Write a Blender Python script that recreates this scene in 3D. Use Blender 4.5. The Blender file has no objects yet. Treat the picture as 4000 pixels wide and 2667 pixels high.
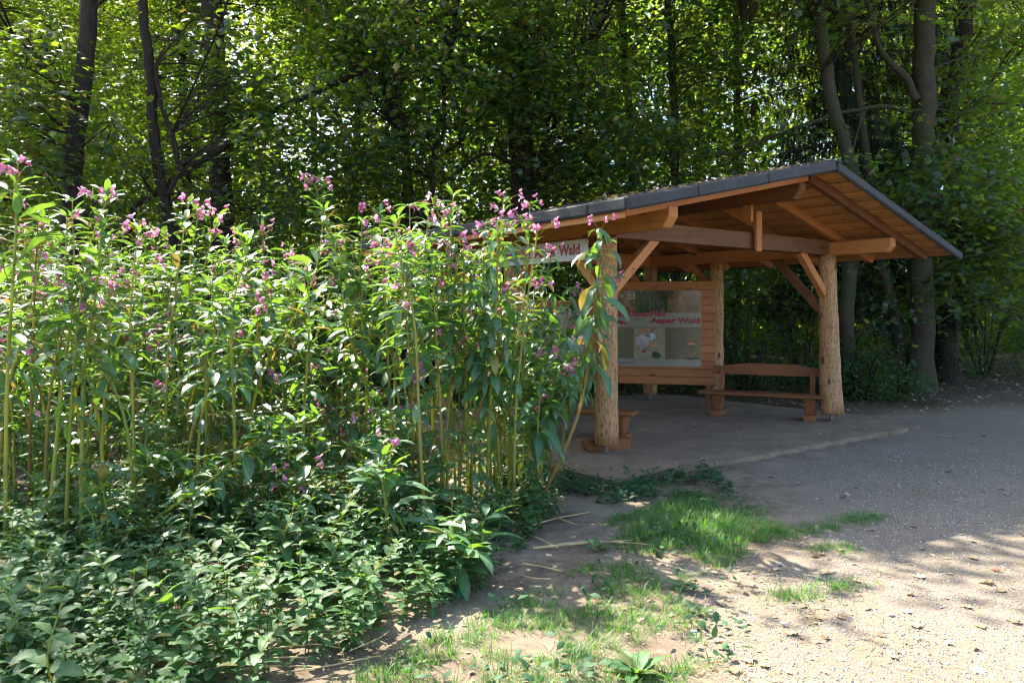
import bpy, bmesh, math, random
import numpy as np
from mathutils import Vector, Matrix

R = math.radians
rng = np.random.default_rng(11)
random.seed(5)
scn = bpy.context.scene
COL = scn.collection

# ------------------------------------------------------------------ camera, sky, sun, exposure
CAMH = 1.6
cam_d = bpy.data.cameras.new('camera')
cam = bpy.data.objects.new('camera', cam_d)
COL.objects.link(cam)
cam.location = (0, 0, CAMH)
cam.rotation_euler = (R(90), 0, 0)
cam_d.sensor_width = 36
cam_d.lens = 27.0
cam_d.shift_y = -0.027
cam_d.clip_start = 0.05
cam_d.clip_end = 600
scn.camera = cam

SUN_EL, SUN_AZ = R(50), R(-40)
SUN = Vector((math.sin(SUN_AZ) * math.cos(SUN_EL), math.cos(SUN_AZ) * math.cos(SUN_EL), math.sin(SUN_EL)))
world = bpy.data.worlds.new('World')
scn.world = world
world.use_nodes = True
wn = world.node_tree
sky = wn.nodes.new('ShaderNodeTexSky')
sky.sky_type = 'NISHITA'
sky.sun_disc = False
sky.sun_elevation = SUN_EL
sky.sun_rotation = SUN_AZ
sky.air_density = 0.8
sky.dust_density = 1.8
bg = wn.nodes['Background']
wn.links.new(sky.outputs[0], bg.inputs[0])
bg.inputs[1].default_value = 0.15
sun_d = bpy.data.lights.new('sun', 'SUN')
sun_d.energy = 5.0
sun_d.angle = R(0.53)
sun_d.color = (1.0, 0.93, 0.80)
sun = bpy.data.objects.new('sun', sun_d)
COL.objects.link(sun)
sun.rotation_euler = SUN.to_track_quat('Z', 'Y').to_euler()
sun.location = (-20, 30, 40)
vs = scn.view_settings
vs.view_transform = 'Standard'
vs.look = 'None'
vs.gamma = 1.0
vs.use_curve_mapping = False
vs.exposure = 2.2
scn.render.engine = 'CYCLES'
cy = scn.cycles
cy.max_bounces = 6
cy.diffuse_bounces = 4
cy.glossy_bounces = 2
cy.transmission_bounces = 4
cy.transparent_max_bounces = 4
cy.caustics_reflective = False
cy.caustics_refractive = False
cy.sample_clamp_indirect = 8
cy.pixel_filter_type = 'BLACKMAN_HARRIS'
cy.filter_width = 1.2
cy.use_adaptive_sampling = True
cy.adaptive_threshold = 0.03
cy.use_denoising = True
try:
    cy.denoiser = 'OPENIMAGEDENOISE'
    cy.denoising_prefilter = 'FAST'
except Exception:
    pass

# ------------------------------------------------------------------ picture helpers (pixel of the photograph -> place)
def P(px, py, D):
    return Vector(((px - 2000) / 3000 * D, D, CAMH + (1225 - py) / 3000 * D))
def G(px, py, z=0.0):
    D = (CAMH - z) * 3000 / (py - 1225)
    return Vector(((px - 2000) / 3000 * D, D, z))

# ------------------------------------------------------------------ object helpers
def tag(o, label=None, cat=None, group=None, kind=None):
    if label: o['label'] = label
    if cat: o['category'] = cat
    if group: o['group'] = group
    if kind: o['kind'] = kind
    return o
def empty(name, loc=(0, 0, 0), label=None, cat=None, group=None):
    o = bpy.data.objects.new(name, None)
    o.empty_display_size = 0.1
    COL.objects.link(o)
    o.location = loc
    return tag(o, label, cat, group)
def link(name, me, parent=None, M=None):
    o = bpy.data.objects.new(name, me)
    COL.objects.link(o)
    if parent is not None:
        o.parent = parent
        if M is not None:
            o.matrix_basis = M
    elif M is not None:
        o.matrix_world = M
    return o
def mesh_np(name, V, F, mats, smooth=False, attrs=None, midx=None):
    """V (n,3); F (m,k) or list of such arrays with different k"""
    me = bpy.data.meshes.new(name)
    V = np.asarray(V, dtype=np.float32)
    Fs = F if isinstance(F, list) else [F]
    Fs = [np.asarray(f, dtype=np.int32) for f in Fs if len(f)]
    me.vertices.add(len(V))
    me.vertices.foreach_set('co', V.ravel())
    loops = np.concatenate([f.ravel() for f in Fs])
    sizes = np.concatenate([np.full(len(f), f.shape[1], np.int32) for f in Fs])
    starts = np.concatenate([[0], np.cumsum(sizes)[:-1]]).astype(np.int32)
    me.loops.add(len(loops))
    me.loops.foreach_set('vertex_index', loops)
    me.polygons.add(len(sizes))
    me.polygons.foreach_set('loop_start', starts)
    if not isinstance(mats, (list, tuple)): mats = [mats]
    for m in mats: me.materials.append(m)
    if midx is not None:
        me.polygons.foreach_set('material_index', np.asarray(midx, np.int32))
    me.update(calc_edges=True)
    me.polygons.foreach_set('use_smooth', np.full(len(sizes), smooth, bool))
    if attrs:
        for k, a in attrs.items():
            at = me.attributes.new(k, 'FLOAT', 'POINT')
            at.data.foreach_set('value', np.asarray(a, np.float32))
    me.validate(verbose=False)
    return me

class Geo:
    """collects pieces of mesh; material slot per piece"""
    def __init__(s): s.V, s.F, s.A, s.M, s.n = [], {}, [], {}, 0
    def add(s, V, F, rnd=0.0, mi=0):
        V = np.asarray(V, float); F = np.asarray(F, int)
        s.V.append(V)
        s.F.setdefault(F.shape[1], []).append(F + s.n)
        s.M.setdefault(F.shape[1], []).append(np.full(len(F), mi))
        s.A.append(np.full(len(V), rnd) if np.isscalar(rnd) else np.asarray(rnd))
        s.n += len(V)
    def mesh(s, name, mats, smooth=False, extra=None):
        ks = sorted(s.F)
        at = {'rnd': np.concatenate(s.A)}
        return mesh_np(name, np.concatenate(s.V), [np.concatenate(s.F[k]) for k in ks], mats, smooth, at,
                       np.concatenate([np.concatenate(s.M[k]) for k in ks]))

def spline(pts, n):
    """Catmull-Rom through rows of pts (any number of columns)"""
    p = np.asarray(pts, float)
    if len(p) < 3:
        t = np.linspace(0, 1, n)[:, None]
        return p[0] * (1 - t) + p[-1] * t
    q = np.vstack([2 * p[0] - p[1], p, 2 * p[-1] - p[-2]])
    out = []
    for u in np.linspace(0, len(p) - 1 - 1e-6, n):
        i = int(u); t = u - i
        a, b, c, d = q[i], q[i + 1], q[i + 2], q[i + 3]
        out.append(0.5 * (2 * b + (c - a) * t + (2 * a - 5 * b + 4 * c - d) * t * t + (3 * b - a - 3 * c + d) * t ** 3))
    return np.array(out)
def tube(pts, radii, k=6, rough=0.0, seed=0):
    pts = np.asarray(pts, float); n = len(pts)
    rad = np.broadcast_to(np.asarray(radii, float), (n,))
    T = np.gradient(pts, axis=0); T /= np.linalg.norm(T, axis=1)[:, None] + 1e-9
    ref = np.array([1.0, 0.13, 0.07]) if abs(T[:, 0]).mean() < 0.8 else np.array([0.1, 1, 0.05])
    N = np.cross(T, ref); N /= np.linalg.norm(N, axis=1)[:, None] + 1e-9
    B = np.cross(T, N)
    a = np.linspace(0, 2 * math.pi, k, endpoint=False)
    rr = np.ones((n, k))
    if rough:
        r2 = np.random.default_rng(seed)
        lob = 1 + rough * (r2.random(k) - .5)[None, :] * 2
        rr = lob * (1 + rough * 0.6 * (r2.random((n, k)) - .5))
    V = pts[:, None, :] + (rad[:, None] * rr)[:, :, None] * (np.cos(a)[None, :, None] * N[:, None, :] + np.sin(a)[None, :, None] * B[:, None, :])
    V = V.reshape(-1, 3)
    i = np.arange(n - 1)[:, None] * k; j = np.arange(k)[None, :]; j2 = (j + 1) % k
    F = np.stack([i + j, i + j2, i + k + j2, i + k + j], -1).reshape(-1, 4)
    return V, F
def place_leaves(tV, tF, pos, X, Z, size):
    """template leaf (x along blade, z up) at many places; returns V, F, per-vertex leaf index"""
    pos = np.asarray(pos, float); X = np.asarray(X, float); Z = np.asarray(Z, float)
    X = X / (np.linalg.norm(X, axis=1)[:, None] + 1e-9)
    Y = np.cross(Z, X); Y /= np.linalg.norm(Y, axis=1)[:, None] + 1e-9
    Zz = np.cross(X, Y)
    s = np.asarray(size, float)[:, None, None]
    V = pos[:, None, :] + s * (tV[None, :, 0:1] * X[:, None, :] + tV[None, :, 1:2] * Y[:, None, :] + tV[None, :, 2:3] * Zz[:, None, :])
    n, k = len(pos), len(tV)
    F = (tF[None] + (np.arange(n) * k)[:, None, None]).reshape(-1, tF.shape[1])
    return V.reshape(-1, 3), F, np.repeat(np.arange(n), k)
def unit(n, r=rng):
    v = r.normal(size=(n, 3)); return v / np.linalg.norm(v, axis=1)[:, None]

# value noise for layouts
def vnoise(x, y, s, seed=0):
    x = np.asarray(x, float) / s + seed * 17.3; y = np.asarray(y, float) / s - seed * 9.1
    xi = np.floor(x).astype(int); yi = np.floor(y).astype(int); fx = x - xi; fy = y - yi
    def h(a, b):
        v = np.sin(a * 127.1 + b * 311.7 + seed * 74.7) * 43758.5453
        return v - np.floor(v)
    fx = fx * fx * (3 - 2 * fx); fy = fy * fy * (3 - 2 * fy)
    return (h(xi, yi) * (1 - fx) + h(xi + 1, yi) * fx) * (1 - fy) + (h(xi, yi + 1) * (1 - fx) + h(xi + 1, yi + 1) * fx) * fy

# ------------------------------------------------------------------ materials
def newmat(name):
    m = bpy.data.materials.new(name); m.use_nodes = True
    nt = m.node_tree
    return m, nt, nt.nodes['Principled BSDF'], nt.nodes['Material Output']
def N(nt, t, **kw):
    n = nt.nodes.new(t)
    for k, v in kw.items(): setattr(n, k, v)
    return n
def ramp(nt, fac, stops):
    r = N(nt, 'ShaderNodeValToRGB')
    e = r.color_ramp.elements
    while len(e) < len(stops): e.new(0.5)
    for el, (p, c) in zip(e, stops):
        el.position = p; el.color = (*c, 1)
    nt.links.new(fac, r.inputs[0])
    return r.outputs[0]
def noise(nt, vec, scale, detail=3, rough=0.55, dist=0.0):
    n = N(nt, 'ShaderNodeTexNoise')
    n.inputs['Scale'].default_value = scale; n.inputs['Detail'].default_value = detail
    n.inputs['Roughness'].default_value = rough; n.inputs['Distortion'].default_value = dist
    if vec is not None: nt.links.new(vec, n.inputs['Vector'])
    return n.outputs['Fac']
def mapping(nt, vec, scale=(1, 1, 1)):
    m = N(nt, 'ShaderNodeMapping'); m.inputs['Scale'].default_value = scale
    nt.links.new(vec, m.inputs['Vector']); return m.outputs[0]
def coords(nt, which='Object'):
    return N(nt, 'ShaderNodeTexCoord').outputs[which]
def mix(nt, fac, a, b, mode='MIX'):
    m = N(nt, 'ShaderNodeMix', data_type='RGBA', blend_type=mode)
    for s, v in ((m.inputs[0], fac), (m.inputs[6], a), (m.inputs[7], b)):
        if hasattr(v, 'is_output'): nt.links.new(v, s)
        elif isinstance(v, tuple): s.default_value = (*v, 1)
        else: s.default_value = v
    return m.outputs[2]
def math_(nt, op, a, b=0.0, c=None):
    m = N(nt, 'ShaderNodeMath', operation=op)
    for s, v in zip(m.inputs, (a, b) if c is None else (a, b, c)):
        if hasattr(v, 'is_output'): nt.links.new(v, s)
        else: s.default_value = v
    return m.outputs[0]
def bump(nt, h, bsdf, strength=0.5, dist=0.01):
    b = N(nt, 'ShaderNodeBump'); b.inputs['Strength'].default_value = strength; b.inputs['Distance'].default_value = dist
    nt.links.new(h, b.inputs['Height']); nt.links.new(b.outputs[0], bsdf.inputs['Normal'])
    return b.outputs[0]
def leaf_random(nt):
    a = N(nt, 'ShaderNodeAttribute', attribute_name='rnd').outputs['Fac']
    o = N(nt, 'ShaderNodeObjectInfo').outputs['Random']
    return math_(nt, 'FRACT', math_(nt, 'ADD', a, o))

def leaf_mat(name, dark, light, trans, tfac=0.4, rough=0.4, spec=0.5, odd=None, bumps=True):
    """dark/light: face colours by leaf; trans: colour of light through the blade"""
    m, nt, b, out = newmat(name)
    r = leaf_random(nt)
    stops = [(0.0, dark), (0.75, light)]
    tr_stops = [(0.0, tuple(c * 0.75 for c in trans)), (0.8, trans)]
    if odd:
        stops += [(0.93, light), (0.945, odd)]; tr_stops += [(0.93, trans), (0.945, odd)]
    c = ramp(nt, r, stops)
    co = coords(nt)
    n = noise(nt, co, 22, 2)
    c = mix(nt, math_(nt, 'MULTIPLY', n, 0.35), c, tuple(x * 0.5 for x in dark))
    # pale midrib
    mid = N(nt, 'ShaderNodeAttribute', attribute_name='rib').outputs['Fac']
    c = mix(nt, math_(nt, 'MULTIPLY', mid, 0.4), c, (0.16, 0.26, 0.12))
    nt.links.new(c, b.inputs['Base Color'])
    b.inputs['Roughness'].default_value = rough
    b.inputs['Specular IOR Level'].default_value = spec
    if bumps: bump(nt, noise(nt, co, 60, 2), b, 0.25, 0.004)
    t = N(nt, 'ShaderNodeBsdfTranslucent')
    nt.links.new(ramp(nt, r, tr_stops), t.inputs['Color'])
    mx = N(nt, 'ShaderNodeMixShader'); mx.inputs[0].default_value = tfac
    nt.links.new(b.outputs[0], mx.inputs[1]); nt.links.new(t.outputs[0], mx.inputs[2])
    nt.links.new(mx.outputs[0], out.inputs['Surface'])
    return m

def wood_mat(name, c1, c2, rough=0.65, knots=True, grain=1.0, dark=None):
    m, nt, b, out = newmat(name)
    co = coords(nt)
    oi = N(nt, 'ShaderNodeObjectInfo').outputs['Random']
    off = N(nt, 'ShaderNodeVectorMath', operation='ADD')
    cx = N(nt, 'ShaderNodeCombineXYZ')
    nt.links.new(math_(nt, 'MULTIPLY', oi, 37.0), cx.inputs[0]); nt.links.new(math_(nt, 'MULTIPLY', oi, 11.0), cx.inputs[1])
    nt.links.new(co, off.inputs[0]); nt.links.new(cx.outputs[0], off.inputs[1])
    v = off.outputs[0]
    g = noise(nt, mapping(nt, v, (1.2, 26, 26)), 2.2, 4, 0.6, 0.4)
    big = noise(nt, mapping(nt, v, (0.8, 3, 3)), 1.6, 2)
    f = math_(nt, 'ADD', math_(nt, 'MULTIPLY', g, 0.65), math_(nt, 'MULTIPLY', big, 0.35))
    c = ramp(nt, f, [(0.3, c1), (0.68, c2)])
    c = mix(nt, math_(nt, 'MULTIPLY', oi, 0.35), c, tuple(x * 0.55 for x in c1))
    if knots:
        vo = N(nt, 'ShaderNodeTexVoronoi'); vo.inputs['Scale'].default_value = 1.0
        nt.links.new(mapping(nt, v, (1.7, 4.2, 4.2)), vo.inputs['Vector'])
        k = ramp(nt, vo.outputs['Distance'], [(0.06, (1, 1, 1)), (0.12, (0, 0, 0))])
        c = mix(nt, math_(nt, 'MULTIPLY', k, 0.8), c, (0.05, 0.018, 0.008))
    st = noise(nt, mapping(nt, v, (0.9, 2, 2)), 3.0, 4, 0.7)
    c = mix(nt, ramp(nt, st, [(0.55, (0, 0, 0)), (0.75, (0.5, 0.5, 0.5))]), c, dark or tuple(x * 0.35 for x in c1))
    nt.links.new(c, b.inputs['Base Color'])
    b.inputs['Roughness'].default_value = rough
    b.inputs['Specular IOR Level'].default_value = 0.3
    bump(nt, g, b, 0.35 * grain, 0.004)
    return m

def plain_mat(name, col, rough=0.6, var=0.25, scale=12, metal=0.0, bs=0.2, spec=0.4):
    m, nt, b, out = newmat(name)
    co = coords(nt)
    n = noise(nt, co, scale, 4)
    c = ramp(nt, n, [(0.3, tuple(x * (1 - var) for x in col)), (0.7, tuple(min(1, x * (1 + var)) for x in col))])
    nt.links.new(c, b.inputs['Base Color'])
    b.inputs['Roughness'].default_value = rough; b.inputs['Metallic'].default_value = metal
    b.inputs['Specular IOR Level'].default_value = spec
    if bs: bump(nt, noise(nt, co, scale * 4, 3), b, bs, 0.003)
    return m

M = {}
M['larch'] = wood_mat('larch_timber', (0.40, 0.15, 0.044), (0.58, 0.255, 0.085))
M['larch_dark'] = wood_mat('dark_larch', (0.12, 0.050, 0.023), (0.25, 0.108, 0.045), dark=(0.06, 0.035, 0.025))  # darker brown larch for some of the timbers
M['board'] = wood_mat('roof_board_wood', (0.44, 0.19, 0.062), (0.64, 0.33, 0.12), dark=(0.09, 0.045, 0.02))
M['panel_wood'] = wood_mat('panel_plank_wood', (0.34, 0.125, 0.042), (0.48, 0.205, 0.08))
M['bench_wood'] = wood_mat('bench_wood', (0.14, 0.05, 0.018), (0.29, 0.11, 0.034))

def log_mat():
    m, nt, b, out = newmat('peeled_log')
    co = coords(nt)
    oi = N(nt, 'ShaderNodeObjectInfo').outputs['Random']
    off = N(nt, 'ShaderNodeVectorMath', operation='ADD'); nt.links.new(co, off.inputs[0])
    cx = N(nt, 'ShaderNodeCombineXYZ'); nt.links.new(math_(nt, 'MULTIPLY', oi, 30.0), cx.inputs[2]); nt.links.new(cx.outputs[0], off.inputs[1])
    v = off.outputs[0]
    g = noise(nt, mapping(nt, v, (30, 30, 2.0)), 1.5, 4)
    c = ramp(nt, g, [(0.3, (0.30, 0.155, 0.066)), (0.7, (0.48, 0.28, 0.13))])
    fl = noise(nt, mapping(nt, v, (30, 30, 12)), 1.5, 4, 0.6)
    c = mix(nt, ramp(nt, fl, [(0.52, (0, 0, 0)), (0.62, (0.75, 0.75, 0.75))]), c, (0.13, 0.055, 0.025))
    big = noise(nt, mapping(nt, v, (6, 6, 4)), 1.0, 3)
    c = mix(nt, ramp(nt, big, [(0.55, (0, 0, 0)), (0.75, (0.5, 0.5, 0.5))]), c, (0.25, 0.12, 0.05))
    vo = N(nt, 'ShaderNodeTexVoronoi'); vo.inputs['Scale'].default_value = 1.0
    nt.links.new(mapping(nt, v, (5.0, 5.0, 2.3)), vo.inputs['Vector'])
    k = ramp(nt, vo.outputs['Distance'], [(0.11, (1, 1, 1)), (0.15, (0, 0, 0))])
    c = mix(nt, k, c, (0.10, 0.035, 0.018))
    nt.links.new(c, b.inputs['Base Color'])
    b.inputs['Roughness'].default_value = 0.7; b.inputs['Specular IOR Level'].default_value = 0.25
    h = math_(nt, 'SUBTRACT', g, math_(nt, 'MULTIPLY', fl, 0.6))
    bump(nt, h, b, 0.5, 0.006)
    return m
M['log'] = log_mat()

def felt_mat():
    m, nt, b, out = newmat('roofing_felt')
    co = coords(nt)
    n1 = noise(nt, co, 260, 2, 0.8); n2 = noise(nt, co, 3, 4)
    c = ramp(nt, n2, [(0.3, (0.018, 0.0175, 0.017)), (0.7, (0.036, 0.035, 0.033))])
    c = mix(nt, ramp(nt, n1, [(0.55, (0, 0, 0)), (0.7, (0.6, 0.6, 0.6))]), c, (0.07, 0.068, 0.064))
    nt.links.new(c, b.inputs['Base Color']); b.inputs['Roughness'].default_value = 0.75
    bump(nt, n1, b, 0.6, 0.004)
    return m
M['felt'] = felt_mat()

def bark_mat(name, c1, c2, moss=None, scale=(9, 9, 2.2), deep=0.8):
    m, nt, b, out = newmat(name)
    co = coords(nt)
    v = mapping(nt, co, scale)
    n = noise(nt, v, 2.0, 5, 0.65, 0.6)
    c = ramp(nt, n, [(0.3, c1), (0.7, c2)])
    if moss:
        f = noise(nt, co, 1.1, 4, 0.6)
        c = mix(nt, ramp(nt, f, [(0.42, (0, 0, 0)), (0.62, (0.85, 0.85, 0.85))]), c, moss)
    nt.links.new(c, b.inputs['Base Color']); b.inputs['Roughness'].default_value = 0.85
    b.inputs['Specular IOR Level'].default_value = 0.2
    bump(nt, n, b, deep, 0.03)
    return m
M['bark_dark'] = bark_mat('dark_bark', (0.016, 0.012, 0.009), (0.048, 0.036, 0.027))
M['bark_brown'] = bark_mat('furrowed_bark', (0.018, 0.013, 0.010), (0.065, 0.046, 0.034), scale=(16, 16, 1.6), deep=1.0)
M['bark_moss'] = bark_mat('mossy_smooth_bark', (0.028, 0.024, 0.016), (0.058, 0.049, 0.032), moss=(0.034, 0.040, 0.013), scale=(3, 3, 5), deep=0.4)
M['bark_spruce'] = bark_mat('spruce_bark', (0.06, 0.035, 0.028), (0.13, 0.08, 0.06))

M['maple'] = leaf_mat('maple_leaf', (0.010, 0.032, 0.020), (0.022, 0.062, 0.034), (0.46, 0.68, 0.026), 0.30, 0.38, 0.55, odd=(0.22, 0.17, 0.03))
M['wood_leaf'] = leaf_mat('woodland_leaf', (0.014, 0.044, 0.022), (0.032, 0.088, 0.034), (0.54, 0.74, 0.04), 0.36, 0.5, 0.35, bumps=False)
M['shrub_leaf'] = leaf_mat('shrub_leaf', (0.016, 0.045, 0.018), (0.036, 0.085, 0.03), (0.16, 0.32, 0.03), 0.36, 0.42, 0.4)
M['needle'] = leaf_mat('spruce_needle', (0.012, 0.026, 0.014), (0.022, 0.045, 0.022), (0.03, 0.06, 0.012), 0.15, 0.6, 0.2, bumps=False)
M['balsam'] = leaf_mat('balsam_leaf', (0.032, 0.104, 0.052), (0.060, 0.165, 0.072), (0.26, 0.48, 0.025), 0.32, 0.38, 0.6, odd=(0.34, 0.25, 0.04))
M['nettle'] = leaf_mat('nettle_leaf', (0.036, 0.100, 0.036), (0.066, 0.155, 0.050), (0.22, 0.42, 0.03), 0.34, 0.55, 0.3, odd=(0.16, 0.15, 0.04))
M['ivy'] = leaf_mat('creeper_leaf', (0.026, 0.075, 0.034), (0.05, 0.12, 0.05), (0.10, 0.22, 0.03), 0.25, 0.6, 0.2)
M['grass'] = leaf_mat('grass_blade', (0.038, 0.13, 0.022), (0.070, 0.21, 0.04), (0.18, 0.44, 0.03), 0.35, 0.45, 0.4, odd=(0.32, 0.26, 0.11), bumps=False)
M['straw'] = leaf_mat('dry_grass', (0.30, 0.24, 0.11), (0.46, 0.38, 0.18), (0.3, 0.24, 0.1), 0.2, 0.7, 0.3, bumps=False)
M['dry_leaf'] = leaf_mat('dry_fallen_leaf', (0.30, 0.22, 0.12), (0.52, 0.42, 0.27), (0.4, 0.28, 0.12), 0.2, 0.7, 0.3, odd=(0.16, 0.08, 0.04))
M['petal'] = leaf_mat('pink_petal', (0.58, 0.14, 0.32), (0.74, 0.33, 0.50), (0.80, 0.26, 0.46), 0.4, 0.5, 0.4, odd=(0.70, 0.50, 0.62), bumps=False)
M['dead_stem'] = plain_mat('dead_straw_stem', (0.42, 0.31, 0.14), 0.6, 0.35, 9)
M['steel'] = plain_mat('galvanised_steel', (0.16, 0.15, 0.135), 0.6, 0.3, 20, 0.5)
M['stone'] = plain_mat('pale_stone', (0.42, 0.40, 0.37), 0.8, 0.4, 3)
M['red_ink'] = plain_mat('dark_red_print', (0.26, 0.012, 0.018), 0.4, 0.08, 5, bs=0)
M['dark_ink'] = plain_mat('dark_print', (0.06, 0.06, 0.055), 0.45, 0.1, 5, bs=0)
M['pencil'] = plain_mat('pencil_marks', (0.05, 0.03, 0.02), 0.8, 0.1, 5, bs=0)
M['sign_white'] = plain_mat('white_sign_sheet', (0.46, 0.45, 0.42), 0.35, 0.06, 2, bs=0)
M['white_wing'] = plain_mat('white_wing', (0.82, 0.82, 0.78), 0.7, 0.05, 30, bs=0)

def stem_mat():
    m, nt, b, out = newmat('balsam_stem')
    oi = N(nt, 'ShaderNodeObjectInfo').outputs['Random']
    c = ramp(nt, oi, [(0.0, (0.20, 0.24, 0.035)), (0.45, (0.32, 0.34, 0.05)), (0.8, (0.34, 0.28, 0.06)), (0.9, (0.24, 0.10, 0.045))])
    co = coords(nt)
    c = mix(nt, math_(nt, 'MULTIPLY', noise(nt, mapping(nt, co, (30, 30, 4)), 1.5, 3), 0.45), c, (0.10, 0.10, 0.03))
    nt.links.new(c, b.inputs['Base Color']); b.inputs['Roughness'].default_value = 0.4
    t = N(nt, 'ShaderNodeBsdfTranslucent'); t.inputs['Color'].default_value = (0.60, 0.62, 0.05, 1)
    mx = N(nt, 'ShaderNodeMixShader'); mx.inputs[0].default_value = 0.35
    nt.links.new(b.outputs[0], mx.inputs[1]); nt.links.new(t.outputs[0], mx.inputs[2]); nt.links.new(mx.outputs[0], out.inputs['Surface'])
    return m
M['stem'] = stem_mat()

def ground_mat():
    m, nt, b, out = newmat('woodland_earth_and_gravel')
    co = coords(nt)
    pm = N(nt, 'ShaderNodeAttribute', attribute_name='path').outputs['Fac']
    fm = N(nt, 'ShaderNodeAttribute', attribute_name='forest').outputs['Fac']
    fine = noise(nt, co, 95, 3, 0.75); mid = noise(nt, co, 9, 4, 0.6); big = noise(nt, co, 0.9, 4)
    gr = ramp(nt, fine, [(0.30, (0.075, 0.060, 0.044)), (0.5, (0.215, 0.178, 0.132)), (0.68, (0.42, 0.36, 0.28))])
    gr = mix(nt, ramp(nt, mid, [(0.4, (0, 0, 0)), (0.7, (0.6, 0.6, 0.6))]), gr, (0.23, 0.182, 0.125))
    gr = mix(nt, ramp(nt, big, [(0.4, (0, 0, 0)), (0.7, (0.6, 0.6, 0.6))]), gr, (0.17, 0.135, 0.098))
    gr = mix(nt, ramp(nt, noise(nt, co, 30, 3, 0.8), [(0.42, (0, 0, 0)), (0.6, (0.65, 0.65, 0.65))]), gr, (0.15, 0.12, 0.088))
    ea = ramp(nt, mid, [(0.3, (0.105, 0.075, 0.05)), (0.55, (0.19, 0.145, 0.10)), (0.75, (0.30, 0.235, 0.165))])
    ea = mix(nt, math_(nt, 'MULTIPLY', fine, 0.5), ea, (0.10, 0.075, 0.05))
    ea = mix(nt, ramp(nt, big, [(0.45, (0, 0, 0)), (0.65, (0.7, 0.7, 0.7))]), ea, (0.30, 0.25, 0.18))
    fo = ramp(nt, noise(nt, co, 26, 4, 0.7), [(0.35, (0.035, 0.024, 0.016)), (0.6, (0.11, 0.07, 0.042)), (0.75, (0.22, 0.15, 0.09))])
    ea = mix(nt, fm, ea, fo)
    nt.links.new(mix(nt, pm, ea, gr), b.inputs['Base Color'])
    b.inputs['Roughness'].default_value = 0.92; b.inputs['Specular IOR Level'].default_value = 0.2
    bump(nt, math_(nt, 'ADD', fine, math_(nt, 'MULTIPLY', mid, 0.8)), b, 0.8, 0.012)
    return m
M['ground'] = ground_mat()

def slab_mat():
    m, nt, b, out = newmat('dusty_concrete')
    co = coords(nt)
    f = noise(nt, co, 70, 3, 0.8); g = noise(nt, co, 2.2, 5, 0.65)
    c = ramp(nt, g, [(0.3, (0.12, 0.082, 0.050)), (0.7, (0.24, 0.172, 0.108))])
    c = mix(nt, ramp(nt, f, [(0.5, (0, 0, 0)), (0.75, (0.5, 0.5, 0.5))]), c, (0.26, 0.22, 0.17))
    nt.links.new(c, b.inputs['Base Color']); b.inputs['Roughness'].default_value = 0.9
    bump(nt, f, b, 0.6, 0.008)
    return m
M['slab'] = slab_mat()
M['pebble'] = leaf_mat('gravel_stone', (0.15, 0.135, 0.12), (0.46, 0.42, 0.36), (0.01, 0.01, 0.01), 0.0, 0.8, 0.3, bumps=False)

# ------------------------------------------------------------------ leaf templates
def leaf_tpl(nseg=6, w=0.14, droop=0.4, fold=0.25, petiole=0.14, wave=0.02, peak=0.4, serr=0.0, seed=0):
    """blade along +x, total length 1, arching down by droop (radians over the blade)"""
    r = np.random.default_rng(seed)
    xs = np.linspace(0, 1, nseg + 1); V = []; rib = []
    x = z = 0.0; ang = 0.12
    cx, cz = [0.0], [0.0]
    for i in range(nseg):
        ang -= droop / nseg * (0.5 + i / nseg)
        x += math.cos(ang) / nseg; z += math.sin(ang) / nseg
        cx.append(x); cz.append(z)
    for i, t in enumerate(xs):
        if t < petiole: ww = 0.008
        else:
            u = (t - petiole) / (1 - petiole)
            ww = w * (u ** (peak)) * ((1 - u) ** 0.75) * 1.75 + 0.004
            if i < nseg: ww *= 1 + serr * (1 if i % 2 else -1)
        if i == nseg: ww = 0.002
        f = fold * ww
        wa = wave * (r.random() - .5) * 2
        V += [(cx[i], -ww, cz[i] + f + wa), (cx[i], 0, cz[i]), (cx[i], ww, cz[i] + f - wa)]
        rib += [0, 1, 0]
    F = []
    for i in range(nseg):
        a = i * 3
        F += [(a, a + 3, a + 4, a + 1), (a + 1, a + 4, a + 5, a + 2)]
    return np.array(V), np.array(F), np.array(rib, float)
def fix_flip(T):  # normals up
    V, F, rib = T
    return V, F, rib
MAPLE_OUT = np.array([(0.0, 0.0), (0.12, -0.20), (0.10, -0.42), (0.36, -0.30), (0.50, -0.52), (0.62, -0.22), (1.0, 0.0),
                      (0.62, 0.22), (0.50, 0.52), (0.36, 0.30), (0.10, 0.42), (0.12, 0.20)])
def maple_tpl(cup=0.16):
    c = np.array([[0.36, 0, 0.04]])
    o = np.column_stack([MAPLE_OUT, -cup * (np.abs(MAPLE_OUT[:, 1]) + np.maximum(0, MAPLE_OUT[:, 0] - 0.4) * 0.7)])
    V = np.vstack([c, o]); n = len(o)
    F = np.array([(0, 1 + i, 1 + (i + 1) % n) for i in range(n)])
    return V, F
MAPLE = maple_tpl()
OVAL = (np.array([(0, 0, 0), (0.4, -0.28, -0.06), (1, 0, -0.12), (0.4, 0.28, -0.06)]), np.array([(0, 1, 2, 3)]))
OVAL5 = (np.array([(0, 0, 0), (0.25, -0.26, -0.03), (0.62, -0.22, -0.05), (1, 0, -0.14), (0.62, 0.22, -0.05), (0.25, 0.26, -0.03), (0.5, 0, 0.02)]),
         np.array([(0, 1, 6), (1, 2, 6), (2, 3, 6), (3, 4, 6), (4, 5, 6), (5, 0, 6)]))

LOBED = (np.array([(0, 0, 0), (0.2, -0.40, -0.08), (0.45, -0.16, 0), (1, 0, -0.16), (0.45, 0.16, 0), (0.2, 0.40, -0.08)]), np.array([(0, 1, 2), (0, 2, 4), (2, 3, 4), (0, 4, 5)]))

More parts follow.
